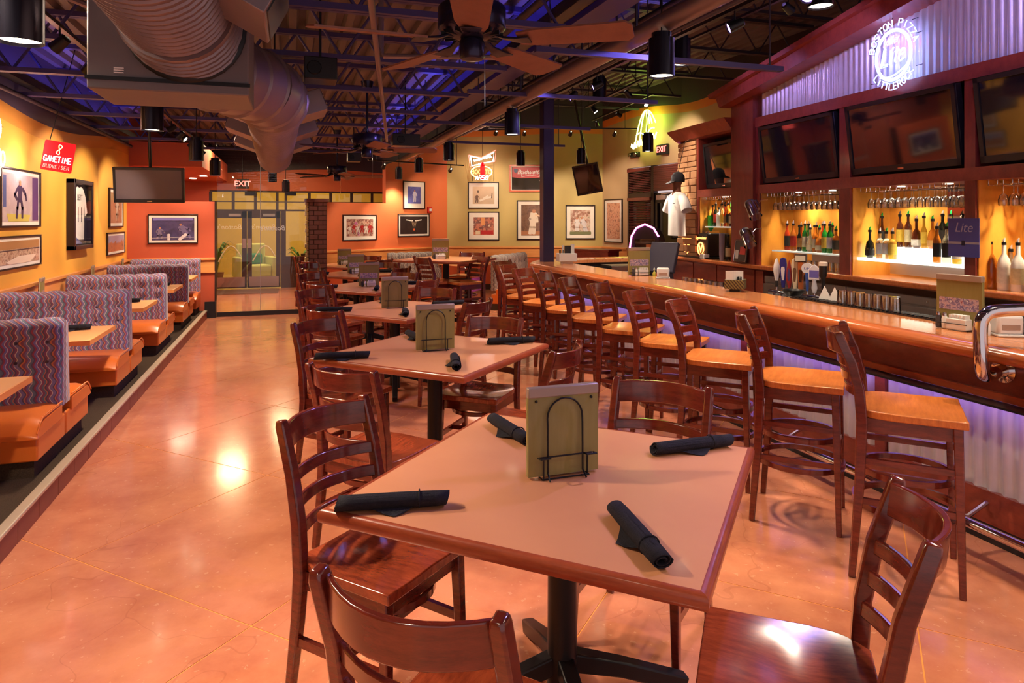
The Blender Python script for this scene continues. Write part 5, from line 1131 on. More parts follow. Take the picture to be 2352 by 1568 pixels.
# ================================================================ things on the tables
def spiral_roll():
    mb = MB(); nT, nL = 40, 8; vs = []
    for j in range(nL+1):
        u = j/nL; x = -.155 + .31*u; sc_ = 1 + .10*math.sin(2.2*u+.5) - .04*(u > .9)
        for i in range(nT+1):
            t = i/nT; a = t*2*PI*2.1 - .6; r = (.008 + .0165*t**.7)*sc_
            vs.append((x + (.006*math.sin(a) if j in (0,nL) else 0), r*1.12*math.cos(a), .0245 + r*.92*math.sin(a)))
    W_ = nT+1; mb.add(vs, [(j*W_+i, (j+1)*W_+i, (j+1)*W_+i+1, j*W_+i+1) for j in range(nL) for i in range(nT)]); return mb
nr0 = T('napkin_roll', 'x', 'napkin roll', group='black napkin rolls on the dining tables')
ro = O('rolled_cloth', spiral_roll(), M['black_cloth'], nr0, 60); so = ro.modifiers.new('solid','SOLIDIFY'); so.thickness = .003
O('flap', MB().add([(-.06,-.022,.012),(.06,-.022,.012),(.03,-.046,.003),(.005,-.060,.002),(-.02,-.044,.003)], [(0,1,2,3,4)]), M['black_cloth'], nr0); nr0.children[-1].modifiers.new('solid','SOLIDIFY').thickness = .003
O('tucked_band', MB().tube([(.075, .027*math.cos(a), .0245+.0235*math.sin(a)) for a in [2*PI*i/16 for i in range(16)]], .0022, 6, True), M['black_cloth'], nr0)
RT = [((-.716,-.062),(-.393,-.119),'left corner'), ((-.056,.582),(-.017,.300),'far corner'), ((.361,.065),(.687,.068),'right corner'), ((.027,-.318),(-.007,-.640),'near corner')]
for i, c in enumerate(TC):
    for k, (a, b, nm) in enumerate(RT):
        j = random.uniform(-.02,.02) if i else 0; rz = math.atan2(b[1]-a[1], b[0]-a[0]) + (random.uniform(-.12,.12) if i else 0)
        put(nr0, (c[0]+(a[0]+b[0])/2+j, c[1]+(a[1]+b[1])/2+j, .7605), rz, f'black rolled napkin at the {nm} of the {TN[i]} dining table')
for i, y in enumerate(BT):
    for k, (dx, dy) in enumerate(((.30,.15),(.18,-.20))):
        put(nr0, (-1.88+dx-.05, y+dy, .7205), R(12 + 160*k), f"black rolled napkin on the {['nearest','second','third','fourth','farthest'][i]} booth table, {'far' if k == 0 else 'near'} side", 'napkin rolls in the booths')
# menu caddy: board and wire stand, condiments on the other side
mc0 = T('menu_caddy', 'x', 'menu caddy', group='menu caddies')
O('menu_board', MB().box(-.121,.121,-.006,.006,.008,.275), M['olive'], mc0, bev=.001)
O('page', MB().box(-.118,.119,-.009,-.006,.006,.255), M['paper'], mc0); 
O('board_back', MB().box(-.121,.121,-.013,-.009,.008,.262), M['olive'], mc0)
O('clip_strip', MB().box(-.122,.122,-.016,.010,.255,.288), M['strip'], mc0, bev=.004)
for x in (-.095,.095): O('screw', MB(Matrix.Translation((x,-.016,.245)) @ Matrix.Rotation(PI/2,4,'X')).lathe([(.005,-.004),(.004,.002)], 8), M['black'], mc0)
arch = [(-.062,-.05,.002),(-.060,-.026,.02),(-.060,-.024,.17)] + [(.060*-math.cos(PI*i/12), -.022, .19+.062*math.sin(PI*i/12)) for i in range(13)] + [(.060,-.024,.17),(.060,-.026,.02),(.062,-.05,.002)]
ws_ = MB().tube(arch, .0030, 6).tube([(-.09,-.03,.072),(.09,-.03,.072)], .0028, 6)
for sg in (-1,1): ws_.tube([(sg*.062,-.03,.072),(sg*.062,-.055,.076),(sg*.095,-.055,.076),(sg*.095,-.03,.072)], .0028, 6).tube([(sg*.075,-.028,.072),(sg*.075,-.028,.003)], .0028, 6)
ws_.tube([(-.08,.06,.003),(-.08,-.03,.003),(.08,-.03,.003),(.08,.06,.003)], .0028, 6)
O('wire_stand', ws_, M['black'], mc0)
O('menu_print', MB().box(-.105,.105,.006,.0068,.10,.165), printmat('menu_print', [L(150,60,70), L(206,180,190), L(90,70,130), L(230,220,220)], 60), mc0)
O('sugar_holder', MB().box(-.075,.03,.012,.065,.004,.062), M['white'], mc0, bev=.004)
for k in range(5): O('sugar_packet', MB().box(-.068+.018*k,-.056+.018*k,.018,.06,.05,.082) if k == 0 else SPK, M['paper'], mc0, loc=(.018*k if k else 0,0,0) if k else (0,0,0)); SPK = bpy.data.meshes['sugar_packet']
for k, x in enumerate((.052,.085)):
    sh = O('shaker', MB().lathe([(.014,.003),(.015,.05),(.011,.068)], 12, (x,.04,0)), M['paper'] if k == 0 else M['grey_cloth'], mc0, 40); O('shaker_cap', MB().lathe([(.012,.068),(.012,.08),(.004,.086)], 12, (x,.04,0)), M['chrome'], sh, 40)
O('tray_rail', MB().tube([(-.085,.07,.035),(.105,.07,.035),(.105,.008,.035)], .002, 6), M['black'], mc0)
for i, c in enumerate(TC):
    put(mc0, (c[0]+(.0 if i < 3 else -.01), c[1]+.0, .7605), R(1 if i < 3 else 181), f"{'olive menu board in a black wire stand' if i < 3 else 'olive menu stand with sugar and shakers'} on the {TN[i]} dining table")
p = onZ(1022, 592, 1.0); put(mc0, (2.02,9.5,1.0155), R(160), 'olive menu stand with sugar and shakers on the tall table')
for i, y in enumerate(BT[1:]): put(mc0, (-2.30, y, .7205), R(-80), f"olive menu stand on the {['second','third','fourth','farthest'][i]} booth table, against the wall", 'menu stands in the booths')
put(mc0, (3.43,6.31,.9985), R(178), 'olive menu stand with sugar holder on the bar before the terminals', 'menu stands on the bar')
put(mc0, (3.36,2.70,.9985), R(95), 'olive menu stand on the bar behind the chrome grab rail', 'menu stands on the bar')
# ================================================================ bottles and glasses
GLS = {'green':pm('green_glass', L(40,150,50), .08, 0, None, 3, trans=.45, coat=.5), 'amber':pm('amber_glass', L(226,130,40), .08, 0, None, 3, trans=.45, coat=.5), 'clear':pm('clear_bottle', L(226,220,190), .06, 0, None, 3, trans=.75), 'brown':pm('brown_glass', L(84,34,14), .08, 0, None, 3, trans=.2, coat=.5), 'red':pm('red_liquor', L(210,70,24), .08, 0, None, 3, trans=.4, coat=.5), 'dark':pm('dark_glass', L(26,26,18), .1, 0, None, 3, coat=.5), 'white':pm('white_bottle', L(232,222,214), .2), 'gold':pm('gold_liquor', L(232,180,60), .08, 0, None, 3, trans=.5, coat=.5), 'blue':pm('blue_glass', L(60,80,190), .1, 0, None, 3, trans=.4)}
PRF = {k_: [(r*.84, z) for r, z in v_] for k_, v_ in {'tall':[(.034,0),(.036,.01),(.036,.17),(.030,.195),(.014,.225),(.0125,.275)], 'square':[(.038,0),(.040,.008),(.040,.145),(.034,.165),(.014,.18),(.014,.225)], 'round':[(.030,0),(.046,.03),(.048,.08),(.036,.135),(.014,.165),(.013,.235)], 'squat':[(.040,0),(.043,.02),(.043,.09),(.030,.12),(.015,.14),(.015,.18)], 'slim':[(.026,0),(.028,.01),(.028,.15),(.013,.19),(.012,.26)], 'wine':[(.036,0),(.037,.01),(.037,.17),(.030,.20),(.014,.235),(.0135,.30)], 'big':[(.05,0),(.052,.01),(.052,.18),(.040,.225),(.018,.26),(.017,.33)]}.items()}
LBL = {k:pm('bottle_label_'+k, L(*c), .6, 0, tuple(v*.6 for v in L(*c)), 60) for k, c in dict(cream=(230,214,170), yellow=(226,190,70), red=(190,50,36), white=(232,228,222), black=(30,26,24), tan=(190,140,80)).items()}
M['pour_g'] = pm('green_pourer', L(40,180,80), .3); M['pour_w'] = pm('clear_pourer', L(226,210,210), .3)
BP = {}
def bottle(shape, col, lab, loc, label, group, pourer=None):
    key = (shape, col, lab, pourer); pf_ = PRF[shape]
    if key in BP: return dup(BP[key], loc, random.uniform(-.4,.4)+RZB, label, group)
    t = T('bottle', label, 'bottle', loc, RZB, group); BP[key] = t; zt = pf_[-1][1]
    O('glass_body', MB().lathe(pf_, 16), GLS[col], t, 40)
    r = pf_[2][0]; z0, z1 = pf_[2][1]*.28, pf_[2][1]*.92
    if lab: O('label_band', MB().lathe([(r+.0008,z0),(r+.0008,z1)], 16, cap=False), LBL[lab], t, 40)
    O('cap', MB().lathe([(.0155,zt-.004),(.0155,zt+.018)], 12), M['black'], t, 40)
    if pourer: O('pourer', MB().tube([(0,0,zt+.018),(0,0,zt+.030),(.008,0,zt+.048)], [.008,.009,.003], 8), M['pour_'+pourer], t)
    return t
def sbb(px, yl):
    o = Vector((5.02+.9971*yl, 6.49-.0765*yl)); p = onL(px, 560, o, (o.x-.0765, o.y-.9971)); return (p.x-o.x)*-.0765 + (p.y-o.y)*-.9971
def row(items, y, z, grp, where):
    for k, (px, sh, col, lab, po) in enumerate(items):
        nmz = {'clear':'clear','white':'white','dark':'dark'}.get(col, col)
        bottle(sh, col, lab, bw(sbb(px, y), y, z), f"{nmz} {'squat' if sh in ('squat','round') else 'tall'} bottle, {ORD[k]} from the left {where}", grp, po)
row([(1808,'tall','red','black','w'),(1822,'tall','amber','red','w'),(1836,'slim','dark','tan',None),(1849,'tall','green','cream','w'),(1861,'round','clear','cream','w'),(1871,'slim','amber','cream',None),(1882,'round','amber','cream','g'),(1894,'tall','green','yellow','w'),(1906,'tall','green','white','w'),(1920,'square','amber','black','g')], .17, 1.2405, 'bottles in the left niche', 'on the frosted shelf of the left niche')
row([(1840,'slim','red',None,'w'),(1857,'tall','green','cream','w'),(1875,'slim','amber','white','w'),(1890,'tall','red','black','w'),(1912,'slim','dark','cream','g')], .30, 1.2405, 'bottles in the left niche', 'behind in the left niche')
row([(1998,'round','dark','black','g'),(2021,'square','clear','white','w'),(2036,'square','clear','white','g'),(2050,'square','gold','yellow','w'),(2152,'tall','amber','black','w'),(2174,'tall','clear','black','g'),(2198,'square','gold','white','g')], .10, 1.2305, 'bottles on the lit shelf', 'on the lower step of the lit shelf')
row([(2026,'slim','brown','black','g'),(2067,'tall','brown','yellow','w'),(2086,'tall','brown','cream','g'),(2105,'round','brown','white','w'),(2122,'slim','gold','yellow','w'),(2142,'round','amber','tan','g'),(2165,'tall','dark','black','w'),(2184,'tall','clear','white','g'),(2206,'round','clear','cream','w')], .285, 1.3305, 'bottles on the lit shelf', 'on the upper step of the lit shelf')
row([(2275,'big','amber',None,'g'),(2306,'big','white','white','w'),(2338,'big','white','cream','w'),(2372,'big','brown','black','g')], .12, 1.0665, 'bottles in the right niche', 'on the counter in the right niche')
row([(2290,'tall','clear','white','g'),(2322,'tall','clear','cream','w')], .28, 1.0665, 'bottles in the right niche', 'at the back of the right niche')
cs_ = ['brown','dark','white','clear','red','amber','brown','clear','dark','amber','green','blue']; ls_ = ['cream','red','white','yellow','tan','black']
row([(1637+7.2*k, ('slim','tall','square','tall')[k%4], cs_[k], ls_[k%6], 'w' if k%2 else None) for k in range(11)], .14, 1.4865, 'bottles in the small niche', 'on the shelf by the stone pier')
row([(1650+7.5*k, ('wine','tall')[k%2], cs_[(k*5+2)%12], ls_[(k+2)%6], None) for k in range(7)], .28, 1.4865, 'bottles in the small niche', 'behind on the shelf by the stone pier')
row([(1672,'wine','dark','cream',None),(1689,'wine','dark','tan',None),(1702,'slim','red','white',None),(1711,'slim','brown','red',None)], .10, 1.0665, 'bottles on the back counter', 'on the back counter below the shelf')
# stemmed glasses hanging in the racks
wg0 = T('wine_glass', 'stemmed wine glass hanging upside down in the left niche rack', 'wine glass', group='hanging glasses in the left niche')
O('bowl', MB().lathe([(.031,0),(.034,.02),(.034,.045),(.024,.075),(.005,.088)], 14, cap=False), M['glassware'], wg0, 60); O('stem', MB().lathe([(.0035,.086),(.0035,.150)], 8), M['glassware'], wg0, 60); O('foot', MB().lathe([(.004,.150),(.030,.156),(.030,.158)], 14), M['glassware'], wg0, 60)
for a, b, nm, z in ((.15,1.34,'left',1.678),(1.57,2.67,'middle',1.678),(2.85,3.85,'right',1.678)):
    n = int((b-a)/.0787)
    for k in range(n):
        for j in range(2):
            put(wg0, bw(a+.03+.0787*k, .12+.13*j, z), 0, f'stemmed wine glass hanging upside down in the {nm} niche rack', f'hanging glasses in the {nm} niche')
# tumblers
tg0 = T('tumbler', 'x', 'glass', group='tumblers'); O('wall', MB().lathe([(.031,0),(.036,.085),(.0345,.085),(.029,.008)], 12, cap=False), M['glassware'], tg0, 40); O('bottom', MB().lathe([(.031,0),(.030,.010)], 12), M['glassware'], tg0, 40)
tg0.rotation_euler = (0,0,0)
def tumblers(pts, label, grp):
    for p in pts: put(tg0, p, 0, label, grp)
for ch in tg0.children: ch.rotation_euler = (PI,0,0); ch.location = (0,0,.086)
pts = []
for k in range(8):
    q = onZ(1935+20*k, 700+3.6*k, 1.0145); q = Vector((3.55, onX(1935+20*k, 705, 3.55).y, 1.0145)); pts.append(q)
tumblers(pts[:7], 'upside-down rocks glass on the ribbed bar mat', 'glasses on the bar mat'); 
tumblers([Vector((3.64, 3.05+.078*k, .9985)) for k in range(0)], 'x', 'x')
tumblers([bw(.62+.085*k, .14, 1.0665) for k in range(8)], 'upside-down glass in a row on the counter of the left niche', 'glasses in the left niche')
tumblers([Vector((3.58, 5.12+.080*k, .9415)) for k in range(8)], 'upside-down glass in the row behind the bar', 'glasses behind the bar')
O('glass_tray', MB().box(3.50,3.68,5.05,6.35,.925,.9405), M['blackp'], None, label='long black tray on the inner edge of the bar', cat='tray')
# ---------------------------------------------------------------- beer taps
tp = T('tap_tower', 'chrome tap tower tray behind the bar', 'tap tower', (3.75,4.4,0)); O('drip_tray', MB().box(-.12,.10,-.45,.40,.935,.955), M['steel'], tp, bev=.004); O('manifold', MB().tube([(.05,-.38,.975),(.05,.34,.975)], .026, 12), M['chrome'], tp, 40)
for y in (-.36,.32): O('support', MB().box(.02,.08,y-.03,y+.03,.80,.96), M['steel'], tp)
TH = [(4.665,'white',(236,226,226),(40,34,34),'fish'),(4.585,'dark blue',(46,44,130),(226,220,226),'pad'),(4.515,'red and blue',(150,40,44),(70,66,120),'leaf'),(4.45,'cream',(222,206,176),(110,80,60),'pad'),(4.385,'wooden',(176,96,52),(60,30,20),'slab'),(4.315,'blue round-topped',(60,90,170),(226,226,232),'disc'),(4.24,'white paddle',(226,222,232),(110,104,190),'paddle'),(4.15,'black pint-shaped',(26,20,22),(220,204,190),'pint')]
for k, (y, nm, c, c2, sh) in enumerate(TH):
    t = T('beer_tap', f'{nm} beer tap behind the bar', 'beer tap', (3.80,y,.995), R(-58), 'beer taps'); m1, m2 = flat(c), flat(c2)
    O('faucet', MB().tube([(0,.05,-.02),(0,0,-.01),(0,-.05,-.02),(0,-.06,-.06)], .010, 8).lathe([(.012,-.012),(.008,.0),(.009,.03)], 10), M['chrome'], t, 40)
    if sh == 'fish': O('handle', MB().lathe([(.010,.03),(.014,.05),(.012,.08),(.026,.16),(.024,.20),(.012,.25),(.003,.265)], 12), m1, t, 50); O('grip', MB().lathe([(.013,.03),(.016,.05),(.013,.08)], 12), m2, t, 50)
    elif sh in ('pad','slab','leaf'):
        P_ = {'pad':[(-.012,.03),(-.018,.09),(-.028,.22),(-.022,.265),(0,.275),(.022,.265),(.028,.22),(.018,.09),(.012,.03)],'slab':[(-.018,.03),(-.022,.25),(.022,.25),(.018,.03)],'leaf':[(-.008,.03),(-.022,.10),(-.020,.18),(0,.26),(.020,.18),(.022,.10),(.008,.03)]}[sh]
        O('handle', MB(Matrix.Rotation(PI/2,4,'X')).prism(P_, -.010, .010), m1, t, bev=.004); O('badge', MB(Matrix.Rotation(PI/2,4,'X')).prism([(x*.55,.09+(z-.03)*.45) for x, z in P_], .0102, .012), m2, t)
        if sh == 'slab': O('top_sign', MB().box(-.045,.045,-.014,.014,.25,.31), M['doorframe'], t, bev=.004); O('sign_face', MB().box(-.038,.038,-.0155,-.014,.257,.30), flat((206,206,190)), t)
    elif sh == 'disc': O('handle', MB().lathe([(.010,.03),(.013,.10),(.016,.17)], 12), m1, t, 50); O('disc', MB(Matrix.Translation((0,0,.205)) @ Matrix.Rotation(PI/2,4,'X')).lathe([(.042,-.008),(.042,.008)], 20), m2, t, 40); O('lettering', text_mesh('Lite', .032, flat((50,60,150)), .0005, .2), None, t, loc=(0,-.0095,.205))
    elif sh == 'paddle': O('handle', MB().lathe([(.012,.02),(.022,.06),(.014,.11),(.020,.13)], 12), m1, t, 50); O('plate', MB(Matrix.Rotation(PI/2,4,'X')).prism([(-.04,.12),(.04,.12),(.044,.14),(.042,.20),(.02,.225),(0,.24),(-.02,.225),(-.042,.20),(-.044,.14)], -.010, .010), m1, t, bev=.004); O('badge', MB().box(-.034,.034,-.012,-.010,.14,.195), m2, t)
    else: O('handle', MB().lathe([(.012,.02),(.013,.13),(.026,.16),(.030,.235)], 14), m1, t, 40); O('foam_top', MB().lathe([(.031,.235),(.031,.26),(.02,.265)], 14), m2, t, 40)
O('serving_bowl', MB().lathe([(.05,0),(.075,.03),(.085,.045),(.08,.045),(.05,.008)], 20, (3.63,4.27,.999), cap=False), M['black'], None, 40, label='shallow black bowl on the bar edge before the taps', cat='bowl')
for k, px in enumerate((1893,1916)):
    q = onX(px, 693, 3.60); O('folded_card', MB(Matrix.Translation((3.60,q.y,.9985)) @ Matrix.Rotation(R(-60),4,'Z')).add([(-.045,0,0),(.045,0,0),(0,.01,.11),(-.045,.03,0),(.045,.03,0)], [(0,1,2),(4,3,2),(0,2,3),(1,4,2),(0,3,4,1)]), M['paper'], None, label=f"white pointed paper card on the bar, {'left' if k == 0 else 'right'} of a pair", cat='card')
# straw caddy with striped pattern, napkin boxes, shakers
m_, t_, n_, l_, b_ = nt('zebra_pattern'); s_, pos_ = sep_pos(n_, l_, True)
z_ = math_(n_, l_, 'SINE', math_(n_, l_, 'ADD', math_(n_, l_, 'MULTIPLY', s_.outputs[2], 220), math_(n_, l_, 'MULTIPLY', math_(n_, l_, 'ABSOLUTE', math_(n_, l_, 'ADD', s_.outputs[0], s_.outputs[1])), 260)))
l_.new(mix(n_, l_, math_(n_, l_, 'GREATER_THAN', z_, .2), L(120,110,60), L(60,34,28)), b_.inputs['Base Color'])
sb = T('straw_caddy', 'striped olive straw and napkin caddy on the bar', 'caddy', (3.42,4.69,.9985), R(45)); O('box', MB().box(-.075,.075,-.075,.075,.022,.095), m_, sb, bev=.003); O('foot', MB().box(-.04,.04,-.04,.04,0,.022), M['blackp'], sb)
for k in range(7): O('napkin_stack', MB().box(-.07+.008*k,-.064+.008*k,.01,.065,.07,.165) if k == 0 else NST, M['paper'], sb, loc=(.010*k if k else 0,-.012*k if k else 0,0)); NST = bpy.data.meshes['napkin_stack']
for k in range(10): a = k*2.4; O('straw', MB().tube([(0,0,.06),(.004,.002,.12)], .003, 5) if k == 0 else STW, M['black'], sb, loc=(-.035+.008*math.sqrt(k)*math.cos(a), .035*-1+.008*math.sqrt(k)*math.sin(a), 0)); STW = bpy.data.meshes['straw']
def napbox(label, loc, rz):
    t = T('napkin_dispenser', label, 'napkin dispenser', loc, rz); O('case', MB().box(-.06,.06,-.045,.045,.006,.105), M['white'], t, bev=.014); O('base', MB().box(-.066,.066,-.06,.05,0,.012), M['white'], t, bev=.004); O('slot', MB().box(-.04,.04,-.047,-.044,.035,.06), M['strip'], t)
napbox('pale napkin dispenser at the near right end of the bar', (3.40,2.48,.9985), R(-28)); napbox('white napkin dispenser on the inner bar edge by the terminals', (3.47,5.90,.9985), R(-30))
sk = T('sugar_shaker', 'glass sugar shaker beside the chrome grab rail', 'shaker', (3.31,2.53,.9985)); O('jar', MB().lathe([(.03,0),(.032,.05),(.022,.075)], 16), M['paper'], sk, 40); O('cap', MB().lathe([(.024,.075),(.022,.095),(.006,.103)], 14), M['chrome'], sk, 40)
wbx = T('napkin_caddy', 'white plastic bar caddy with straws and cards at the far bar end', 'caddy', (3.44,8.28,.9985), R(-10)); O('foot', MB().box(-.07,.07,-.06,.06,0,.03), M['white'], wbx); O('bin', MB().box(-.12,.12,-.09,.09,.03,.135), M['white'], wbx, bev=.004)
O('card', MB().box(-.03,.05,-.02,.0,.10,.235), M['blackp'], wbx); O('card', MB().box(.055,.10,-.01,.02,.10,.25), M['paper'], wbx); O('card', MB().box(-.06,-.035,.01,.03,.10,.24), M['paper'], wbx)
for k in range(4): O('pen', MB().tube([(-.1+.018*k,-.03,.1),(-.105+.018*k,-.03,.18)], .005, 6), M['black'], wbx)
for k, (y, c, sh) in enumerate(((6.28,(226,206,80),'tall'),(6.22,(190,40,36),'slim'),(6.16,(226,190,70),'squat'),(6.10,(60,90,170),'slim'),(6.04,(206,60,50),'squat'))):
    t = T('condiment_bottle', f"{['yellow','red','pale yellow','blue','orange red'][k]} condiment bottle in the bar tray", 'bottle', (3.59,y,.9415), 0, 'condiments in the bar tray'); O('jar', MB().lathe([(r*.6,z*.42) for r, z in PRF[sh]], 12), flat(c), t, 40); O('cap', MB().lathe([(.012,PRF[sh][-1][1]*.42),(.004,PRF[sh][-1][1]*.42+.02)], 10), M['blackp'] if k % 2 else M['paper'], t)
# ---------------------------------------------------------------- terminals, jukebox, drink machine
pt = T('sales_terminal', 'slate blue sales terminal seen from behind, inside the bar', 'terminal', (4.10,7.02,.80), R(-62)); pt.scale = (.86,.86,.92)
DK = pm('terminal_case', L(70,66,84), .45); O('screen_case', MB(Matrix.Translation((0,.05,.36)) @ Matrix.Rotation(R(-22),4,'X')).box(-.21,.21,-.03,.03,-.20,.20), DK, pt, bev=.012); O('stand', MB().add([(-.10,-.02,0),(.10,-.02,0),(.10,.20,0),(-.10,.20,0),(-.08,.06,.32),(.08,.06,.32),(.08,.12,.30),(-.08,.12,.30)], [(3,2,1,0),(4,5,6,7),(0,1,5,4),(1,2,6,5),(2,3,7,6),(3,0,4,7)]), DK, pt, bev=.006)
pt2 = T('receipt_printer', 'grey receipt printer beside the sales terminal', 'printer', (3.92,7.25,.80), R(-60)); O('case', MB().box(-.13,.13,-.12,.12,0,.16), DK, pt2, bev=.01); O('display_pole', MB().lathe([(.015,.16),(.015,.30)], 10), DK, pt2); O('display', MB().box(-.11,.11,-.03,.03,.28,.42), DK, pt2, bev=.006); O('receipt', MB().box(-.04,.04,.06,.061,.16,.26), M['paper'], pt2)
for o_, z_ in ((3.85,0),): O('terminal_stand', MB().box(3.74,4.3,6.75,7.5,0,.80), M['steel'], None, label='steel equipment stand below the sales terminal', cat='stand')
jk = T('jukebox', 'dark jukebox with glowing pink arch beside the blinds', 'jukebox', (6.25,11.15,0), R(-48))
JP = [(-.28,.0),(-.28,1.05),(-.25,1.25),(-.16,1.40),(0,1.47),(.16,1.40),(.25,1.25),(.28,1.05),(.28,0)]
O('cabinet', MB(Matrix.Rotation(PI/2,4,'X')).prism(JP, -.18, .18), pm('jukebox_case', L(40,34,50), .3), jk, bev=.01); O('arch_tube', MB().tube([(x*1.02,-.19,z*1.012+.0) for x, z in JP[0:7]], .017, 8), N_PINK, jk, 60); O('screen', MB().box(-.19,.19,-.185,-.18,.85,1.22), M['screen'], jk); O('sticker', MB().box(.02,.14,-.187,-.185,1.02,1.12), flat((226,150,90)), jk)
jm = BT_('drink_chiller', 'black drink chiller machine with glowing red logos and green bottles on top', 'drink machine')
O('case', MB().box(-1.80,-1.05,-.02,.30,1.09,1.395), M['blackp'], jm, bev=.012); O('base', MB().box(-1.84,-1.02,-.06,.32,1.0665,1.09), M['blackp'], jm, bev=.006)
for x in (-1.60,-1.22):
    lg = O('logo_ring', MB().tube([(x+.075*math.cos(a), -.026, 1.195+.08*math.sin(a)) for a in [2*PI*i/24 for i in range(24)]], .008, 8, True), N_ORA, jm, 60); O('logo_mark', MB().tube([(x-.045,-.026,1.245),(x-.02,-.026,1.20),(x,-.026,1.15),(x+.02,-.026,1.20),(x+.045,-.026,1.245)], .008, 8), N_ORA, lg, 60)
    O('lettering', text_mesh('Jägermeister', .055, N_ORA, .001), None, jm, loc=(x,-.0225,1.335))
for k in range(4): 
    b_o = O('inverted_bottle', MB().lathe([(.013,1.40),(.014,1.43),(.040,1.47),(.042,1.62),(.036,1.63)], 14), GLS['green'], jm, 40, loc=(-1.50+.095*k,.12,0)); 
O('bottle_sign', MB().box(-1.60,-1.52,.02,.03,1.46,1.62), LBL['cream'], jm); O('tap_block', MB().box(-1.55,-1.15,.05,.2,1.395,1.42), M['chrome'], jm)
cup = BT_('cup_stack', 'tall stack of frosted plastic cups on the back counter', 'cups'); 
for k in range(14): O('cup', MB().lathe([(.026,0),(.034,.08),(.0335,.08),(.025,.003)], 12, cap=False) if k == 0 else CUP, pm('frosted_cup', L(196,180,206), .3, trans=.3) if k == 0 else None, cup, 40 if k == 0 else 0, loc=(sbb(1658,.05),.05,1.0665+.0195*k)); CUP = bpy.data.meshes['cup']
bc_ = BT_('shot_basket', 'small white basket of shot glasses before the drink chiller', 'basket'); O('basket', MB().box(-1.16,-1.04,-.075,-.0,1.069,1.13), M['white'], bc_, bev=.006); O('wire_handle', MB().tube([(-1.15,-.04,1.13),(-1.10,-.04,1.17),(-1.05,-.04,1.13)], .004, 6), M['chrome'], bc_)
mt_ = BT_('tin_sign', 'small black framed tin sign leaning on the tall wooden post', 'sign'); Mx = Matrix.Translation((-.19,-.085,1.20)) @ Matrix.Rotation(R(-8),4,'X'); O('plate', MB(Mx).box(-.13,.13,-.006,.006,-.12,.14), M['blackp'], mt_, bev=.01); O('rim', MB(Mx).tube([(-.12,-.008,-.11),(.12,-.008,-.11),(.12,-.008,.13),(-.12,-.008,.13)], .004, 6, True), M['chrome'], mt_); O('panel', MB(Mx).box(-.01,.10,-.009,-.006,-.03,.06), flat((190,50,50)), mt_); O('panel', MB(Mx).box(-.10,-.03,-.009,-.006,-.08,.02), flat((206,196,190)), mt_)
# pitchers hanging on the post
for k, (px, py) in enumerate(((1728,480),(1716,545))):
    o2 = Vector((5.02-.18*.9971, 6.49+.18*.0765)); q = onL(px, py, o2, (o2.x-.0765,o2.y-.9971))
    ph = T('glass_pitcher', f"{'upper' if k == 0 else 'lower'} clear glass pitcher hung on the tall wooden post", 'pitcher', q, RZB, 'pitchers on the post'); ph.rotation_euler = Euler((0, R(142), RZB), 'XYZ')
    O('jug', MB().lathe([(.055,-.10),(.062,-.08),(.068,.10),(.072,.11),(.069,.11),(.058,-.08),(.04,-.09)], 20, cap=False), M['glassware'], ph, 50); O('handle', MB().tube([(-.066,0,.08),(-.115,0,.07),(-.12,0,-.03),(-.064,0,-.06)], .009, 8), M['glassware'], ph, 50)
    O('base_disc', MB().lathe([(.055,-.10),(.05,-.085)], 20), M['paper'], ph, 40)
    O('hook', MB().tube([(-.12,0,.02),(-.16,.03,.0),(-.16,.10,.0)], .004, 6), M['chrome'], ph)
# hanging poster on the post
po = BT_('hanging_poster', 'blue beer poster hung on the post between the niches', 'poster'); pmz = pm('poster_blue', L(66,66,150), .4, 0, L(96,96,180), 4)
O('sheet', MB().box(2.60,2.86,-.075,-.071,1.30,1.585), pmz, po); O('lettering', text_mesh('Lite', .10, flat((190,180,214)), .0005, .25), None, po, loc=(2.73,-.0765,1.515)); O('band', MB().box(2.60,2.86,-.0762,-.075,1.395,1.412), flat((190,176,190)), po); O('badge', MB().box(2.715,2.745,-.0772,-.0762,1.385,1.422), flat((30,30,60)), po)
# mannequin with white T-shirt and cap in front of the pier
mq = BT_('shirt_display', 'white T-shirt and dark cap on a hanging form before the stone pier', 'mannequin'); SK_ = pm('form_tan', L(120,72,54), .6)
sx = -1.50
def shirt(u, v):
    z = 1.94 - .58*v; a = 2*PI*u; w_ = .20 if v > .12 else .07 + .13*math.sin(PI/2*v/.12); w_ *= 1 - .06*math.sin(PI*v); d = .085*(1 if v > .1 else .6+4*v)*(1-.1*v) + .006*math.sin(7*a)*v
    return (sx + w_*math.cos(a), -.22 + d*math.sin(a), z)
SHM = pm('tshirt_cloth', (.82,.80,.82), .85, 0, None, 8, None, .3, 9); so = O('tshirt', MB().sheet(shirt, 28, 16), SHM, mq, 60)
for sg in (-1,1): O('sleeve', MB().tube([(sx+sg*.13,-.22,1.875),(sx+sg*.21,-.22,1.80),(sx+sg*.275,-.22,1.69)], [.06,.068,.072], 14, cap=False), SHM, mq, 60)
O('print_mark', MB().box(sx+.06,sx+.11,-.313,-.309,1.78,1.79), flat((60,60,80)), mq)
O('neck_form', MB().lathe([(.075,1.90),(.06,1.94),(.052,1.99),(.055,2.03),(.07,2.07),(.075,2.12)], 16, (sx-.0,-.22,0)), SK_, mq, 50)
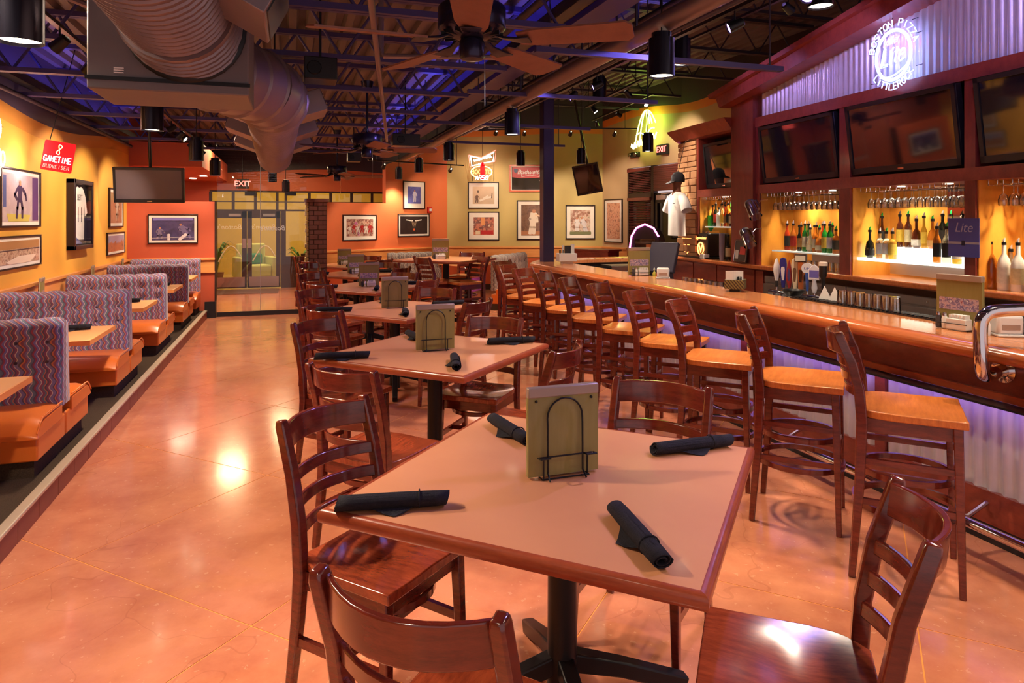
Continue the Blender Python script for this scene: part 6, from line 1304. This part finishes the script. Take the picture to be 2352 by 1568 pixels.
cp = O('cap', MB().lathe([(.088,2.075),(.092,2.10),(.085,2.16),(.055,2.20),(.01,2.215)], 18, (sx+.01,-.21,0)), M['black_cloth'], mq, 50); O('visor', MB(Matrix.Translation((sx-.01,-.28,2.085)) @ Matrix.Rotation(R(25),4,'X')).prism([(-.085,.03),(-.08,-.05),(-.04,-.095),(.04,-.095),(.08,-.05),(.085,.03)], -.004, .004), M['black_cloth'], cp)
O('hanger_rod', MB().tube([(sx,-.2,2.21),(sx,-.1,2.62),(sx,-.02,2.66)], .005, 6), M['chrome'], mq)
# wall hooks, odd bits
ck = T('clip_board', 'white clipboard on the inner work shelf of the bar', 'clipboard', (4.75,8.72,.931), R(-15)); O('board', MB().box(-.12,.12,-.09,.09,0,.008), M['paper'], ck); O('clip', MB().box(-.04,.04,.06,.085,.008,.02), M['chrome'], ck)
# ================================================================ names of the setting
SL = {'floor':'orange stained concrete floor scored in large diamonds','wall_left':'yellow wall with wavy dark top behind the booths','wall_back_half':'low orange end wall behind the last booth','wall_orange':'tall orange wall with hung pictures','wall_orange_low':'low orange wall beside the brick pillar','wall_green':'olive green wall with an orange stripe','wall_tan':'tan wall strip beside the green wall','wall_tan_near':'long tan wall behind the back bar','wall_tan_over':'tan wall above the window blinds','baseboard_green':'dark baseboard below the green wall','baseboard_orange':'dark baseboard below the orange wall','ceiling':'ribbed metal roof deck over booths and tables','ceiling_high':'ribbed metal roof deck over the bar','trim_1':'dark fascia between low and high roof','wall_entrance':'orange header wall above the entrance doors','wall_entrance_left':'orange wall left of the entrance doors','wall_vestibule_left':'orange side wall of the entrance','trim_2':'lowered orange soffit beside the entrance','floor_platform':'carpeted platform with tiled kerb under the booths','window_1':'frameless glass partition before the entrance','door_1':'left dark framed glass entrance door','door_2':'right dark framed glass entrance door','window_2':'dark framed side window right of the doors','window_3':'row of transom windows above the doors','window_4':'wide dark framed window behind the low orange wall','wall_entrance_right':'orange wall right of the entrance windows','floor_lobby':'pale lobby floor beyond the doors','wall_lobby_back':'yellow back wall of the lobby','wall_lobby_left':'yellow left wall of the lobby','wall_lobby_right':'yellow right wall of the lobby','ceiling_lobby':'pale ceiling of the lobby','window_5':'window with brown wooden blinds in the tan wall','door_3':'black glass door with blind above in the tan wall'}
for k_, v_ in SL.items():
    o_ = bpy.data.objects.get(k_)
    if o_: o_['label'] = v_; o_['category'] = k_.split('_')[0]
